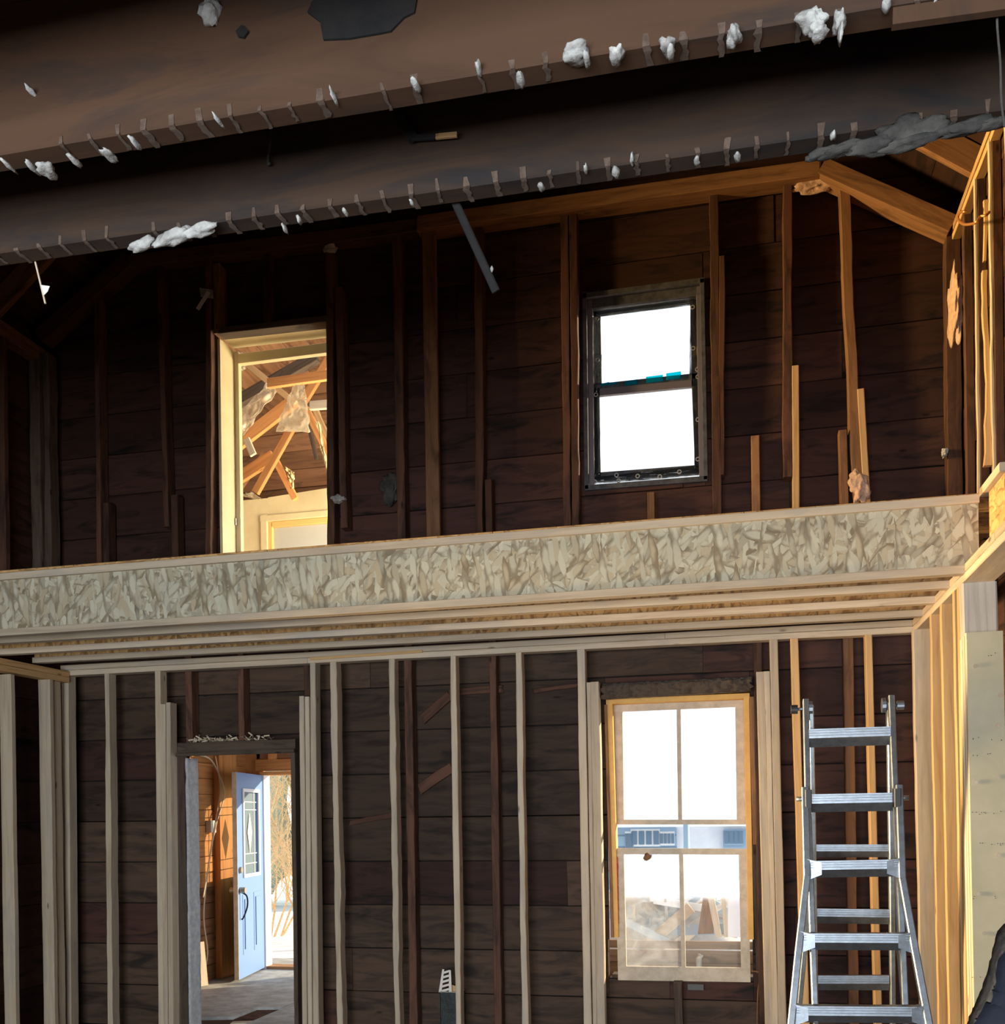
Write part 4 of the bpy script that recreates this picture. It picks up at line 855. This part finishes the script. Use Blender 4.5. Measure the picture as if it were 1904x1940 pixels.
raf((575, 760), (640, 655), 16, 9.1, M_orange, .05); raf((580, 775), (640, 895), 14, 8.9, M_orange, .05); raf((596, 775), (650, 890), 10, 9.1, M_newo, .05)
raf((588, 769), (640, 765), 17, 8.4, M_new, .04, label='pale yellow board stub'); raf((467, 832), (480, 862), 14, 8.4, M_new, .03, label='pale nailed block')
raf((560, 700), (600, 870), 7, 9.6, M_dirty, .04); raf((470, 690), (540, 745), 10, 9.5, M_wsheath, .04); raf((600, 780), (640, 960), 12, 9.3, M_newo, .04)
raf((455, 925), (500, 860), 9, 9.4, M_wsheath, .04)
for i, (lab, q) in enumerate([('crumpled translucent plastic sheet draped left in the upper room', [(512, 722), (524, 742), (455, 830), (453, 780)]), ('flared translucent plastic sheet hanging from the beam in the upper room', [(553, 730), (577, 728), (588, 818), (523, 818)]),
                              ('bunched plastic sheet at the top left of the upper doorway view', [(456, 668), (475, 668), (462, 700), (452, 705)]), ('loose plastic sheet lying along the top of the cream wall', [(456, 940), (500, 948), (478, 932), (456, 936)]),
                              ('torn yellow paper strip hanging at the right of the upper doorway view', [(600, 800), (606, 800), (622, 895), (612, 870)]), ('torn tan paper hanging between braces in the upper room', [(541, 884), (558, 895), (556, 930), (548, 908)])]):
    o = sheet('plastic_sheet' if i < 4 else 'torn_paper', [PY(*p, (8.2, 7.9, 7.8, 9.3, 8.6, 9.0)[i]) for p in q], 12, 18, .06, M_poly if i < 4 else M_pale, None, i+2, .002, 5); tag(o, lab, 'plastic sheet' if i < 4 else 'paper')

# ------------------------------------------------------------ outdoors
gr = mesh_obj('ground', [(-60, 6.7, -1.9), (60, 6.7, -1.9), (60, 90, -1.4), (-60, 90, -1.4), (-60, 6.7, -2.15), (60, 6.7, -2.15), (60, 90, -1.6), (-60, 90, -1.6)], [(0, 1, 2, 3), (7, 6, 5, 4), (0, 4, 5, 1), (1, 5, 6, 2), (2, 6, 7, 3), (3, 7, 4, 0)], M_snow); gr['kind'] = 'structure'
rnd = random.Random(11)
for b in range(3):
    V, F = [], []; bx, by = -7.3+b*.85, 13.5+[0,.6,.1][b]
    def twig(p, d, L, r, depth):
        n = 4; pts = [p]
        for i in range(n):
            d = (d+Vector((rnd.uniform(-.35, .35), rnd.uniform(-.35, .35), rnd.uniform(-.2, .2)))).normalized(); pts.append(pts[-1]+d*(L/n))
        n0 = len(V)
        for i, q_ in enumerate(pts):
            rr_ = r*(1-.7*i/n)
            for k in range(3): V.append(q_+Vector((math.cos(k*2.09)*rr_, math.sin(k*2.09)*rr_, 0)))
        for i in range(n):
            for k in range(3): F.append((n0+i*3+k, n0+i*3+(k+1) % 3, n0+i*3+3+(k+1) % 3, n0+i*3+3+k))
        if depth:
            for i in range(5 if depth > 1 else 4):
                k = rnd.randint(1, n); twig(pts[k], (d+Vector((rnd.uniform(-1.2, 1.2), rnd.uniform(-1, 1), rnd.uniform(-.5, .9)))).normalized(), L*rnd.uniform(.45, .7), r*.5, depth-1)
    for s_ in range(13): twig(Vector((bx+rnd.uniform(-.6, .6), by+rnd.uniform(-.3, .3), -1.8)), Vector((rnd.uniform(-.4, .4), rnd.uniform(-.4, .4), 1)).normalized(), rnd.uniform(1.6, 2.9), .022, 3)
    o = mesh_obj('bare_shrub', V, F, M_twig); tag(o, 'tangled bare tan shrub in the snow beyond the blue door', 'shrub', 'bare shrubs behind the house')
for b in range(2):
    o = blob('evergreen_tree', (-10+b*2.2, 19+b*.7, -1.5+2.4), (1.1, 1.1, 2.6), M_green, None, b+2, .5, 4); tag(o, 'dark evergreen seen hazily beyond the tangled shrub', 'tree', 'evergreens beyond the shrubs')
# yard seen through the lower window
hs = thing('far_house', 'pale blue sided neighbour house seen through the lower window', 'house', (0, 24, -1.6))
hx = lambda x, y, Y=24: PY(x, y, Y)
zt_ = hx(1285, 1566).z; x0 = hx(1150, 1600).x; x1 = hx(1440, 1600).x
box('wall', (x0-2, 24, -1.8), (hx(1282, 1600).x, 24.4, zt_), M_bluesid, hs, axis=0); box('wall', (hx(1282, 1600).x, 24.1, -1.8), (x1+.6, 24.4, zt_), M_snow, hs, axis=0)
box('wall', (hx(1370, 1600).x, 23.9, -1.8), (x1+2.5, 24.3, zt_-.1), M_bluesid, hs, axis=0)
slab('roof', [(x0-2.4, 23.6, zt_), (x1+3, 23.6, zt_), (x1+3, 27, zt_+1.3), (x0-2.4, 27, zt_+1.3)], (0, 0, .15), M_snow, hs)
for (a, b, c, d) in [(1195, 1250, 1570, 1604), (1250, 1278, 1575, 1602), (1372, 1408, 1570, 1602), (1185, 1200, 1575, 1655), (1378, 1405, 1615, 1672)]:
    A = hx(a, d, 23.95 if a < 1280 else 23.85); B = hx(b, c, 23.95 if a < 1280 else 23.85); f_ = box('window', A, B+Vector((0, .05, 0)), M_bluesid if a > 1300 else M_white, hs, axis=0, cham=.01)
    n_ = 4
    for k in range(n_):
        u0 = A.x+(B.x-A.x)*(k+.12)/n_; u1 = A.x+(B.x-A.x)*(k+.88)/n_; box('pane', (u0, A.y-.03, A.z+.05), (u1, A.y-.01, B.z-.05), flat('far_pane', (.12, .20, .30), .4), f_, cham=.004)
for k in range(9):
    z = -1.6+k*.28; box('lap_board', (x0-2, 23.96, z), (hx(1282, 1600).x, 23.99, z+.24), M_bluesid, hs, axis=0, cham=.004)
pole = tube('lamp_post', [PY(1300, 1560, 17)*1+Vector((0, 0, -(PY(1300, 1560, 17).z+1.9))), PY(1300, 1560, 17)], .05, M_bluesid); tag(pole, 'thin grey pole in the snowy yard beyond the window', 'pole')
# debris heap
V, F = [], []
heap = blob('debris_heap', PY(1240, 1740, 11.5)+Vector((0, 0, -.55)), (1.35, .8, .85), M_debris, None, 5, .5, 4); tag(heap, 'pale snow-dusted debris heap outside the lower window', 'debris', kind='stuff')
for i in range(44):
    p = PY(rnd.uniform(1180, 1370), rnd.uniform(1700, 1765), 10.9+rnd.uniform(-.4, .6)); d = Vector((rnd.uniform(-1, 1), rnd.uniform(-.4, .4), rnd.uniform(-.5, .7))).normalized()*rnd.uniform(.25, .6)
    o = beam('scrap_board', p-d, p+d, rnd.uniform(.05, .12), .025, rnd.choice([M_snow, M_debris, M_new, M_wsheath, M_bluesid]), None, (0, 0, 1), .003); tag(o, 'broken scrap board on the debris heap outside the lower window', 'scrap board', 'scrap boards on the yard heap')
t = thing('wooden_stand', 'leaning pale wooden frame stand at the right of the yard heap', 'stand', PY(1355, 1775, 10.3))
for (p, q_, w) in [((1345, 1690), (1362, 1775), 12), ((1370, 1688), (1376, 1775), 8), ((1338, 1686), (1382, 1683), 10), ((1392, 1690), (1392, 1775), 26)]:
    raf_ = beam('frame_bar', PY(*p, 10.3), PY(*q_, 10.3), w*.0054, .05, M_new if w != 26 else M_snow, t, (1, 0, .01), .004)
slab('panel', [PY(*p, 10.35) for p in [(1322, 1770), (1332, 1700), (1348, 1702), (1364, 1768)]], (0, .02, 0), M_mid, t)
# porch boards right outside the window
pr = thing('porch_rail', 'weathered porch planks right outside the lower window', 'planks', PY(1290, 1850, 7.1))
M_porch = wood('porch_wood', (.30, .19, .11), (.16, .10, .06), stain=(.07, .045, .03), var=.2)
for (y0, y1) in [(1783, 1796), (1801, 1822), (1825, 1847)]:
    a, b = PY(1120, y1-1, 7.1), PY(1470, y0+1, 7.1); box('plank', (a.x, 7.1, min(a.z, b.z)), (b.x, 7.14, Z_at(1290, y0, 7.1)), M_porch, pr, axis=0, wob=.006)
for xx in (-.9, .3): box('porch_leg', (xx, 7.14, -1.95), (xx+.09, 7.22, -1.05), M_porch, pr, axis=2)
tube('pipe_stub', [PY(1324, 1842, 7.02), PY(1324, 1815, 7.02), PY(1327, 1808, 7.02)], .022, M_gal, pr)
box('plank', (PY(1120, 1780, 7.1).x, 7.0, Z_at(1290, 1858, 7.1)-.1), (PY(1470, 1780, 7.1).x, 7.2, Z_at(1290, 1850, 7.1)), M_porch, pr, axis=0)

# ------------------------------------------------------------ lift everything so that the floor is z = 0
for o in list(S.objects):
    if o.parent is None and o.type in ('MESH', 'EMPTY'): o.location.z += EYE
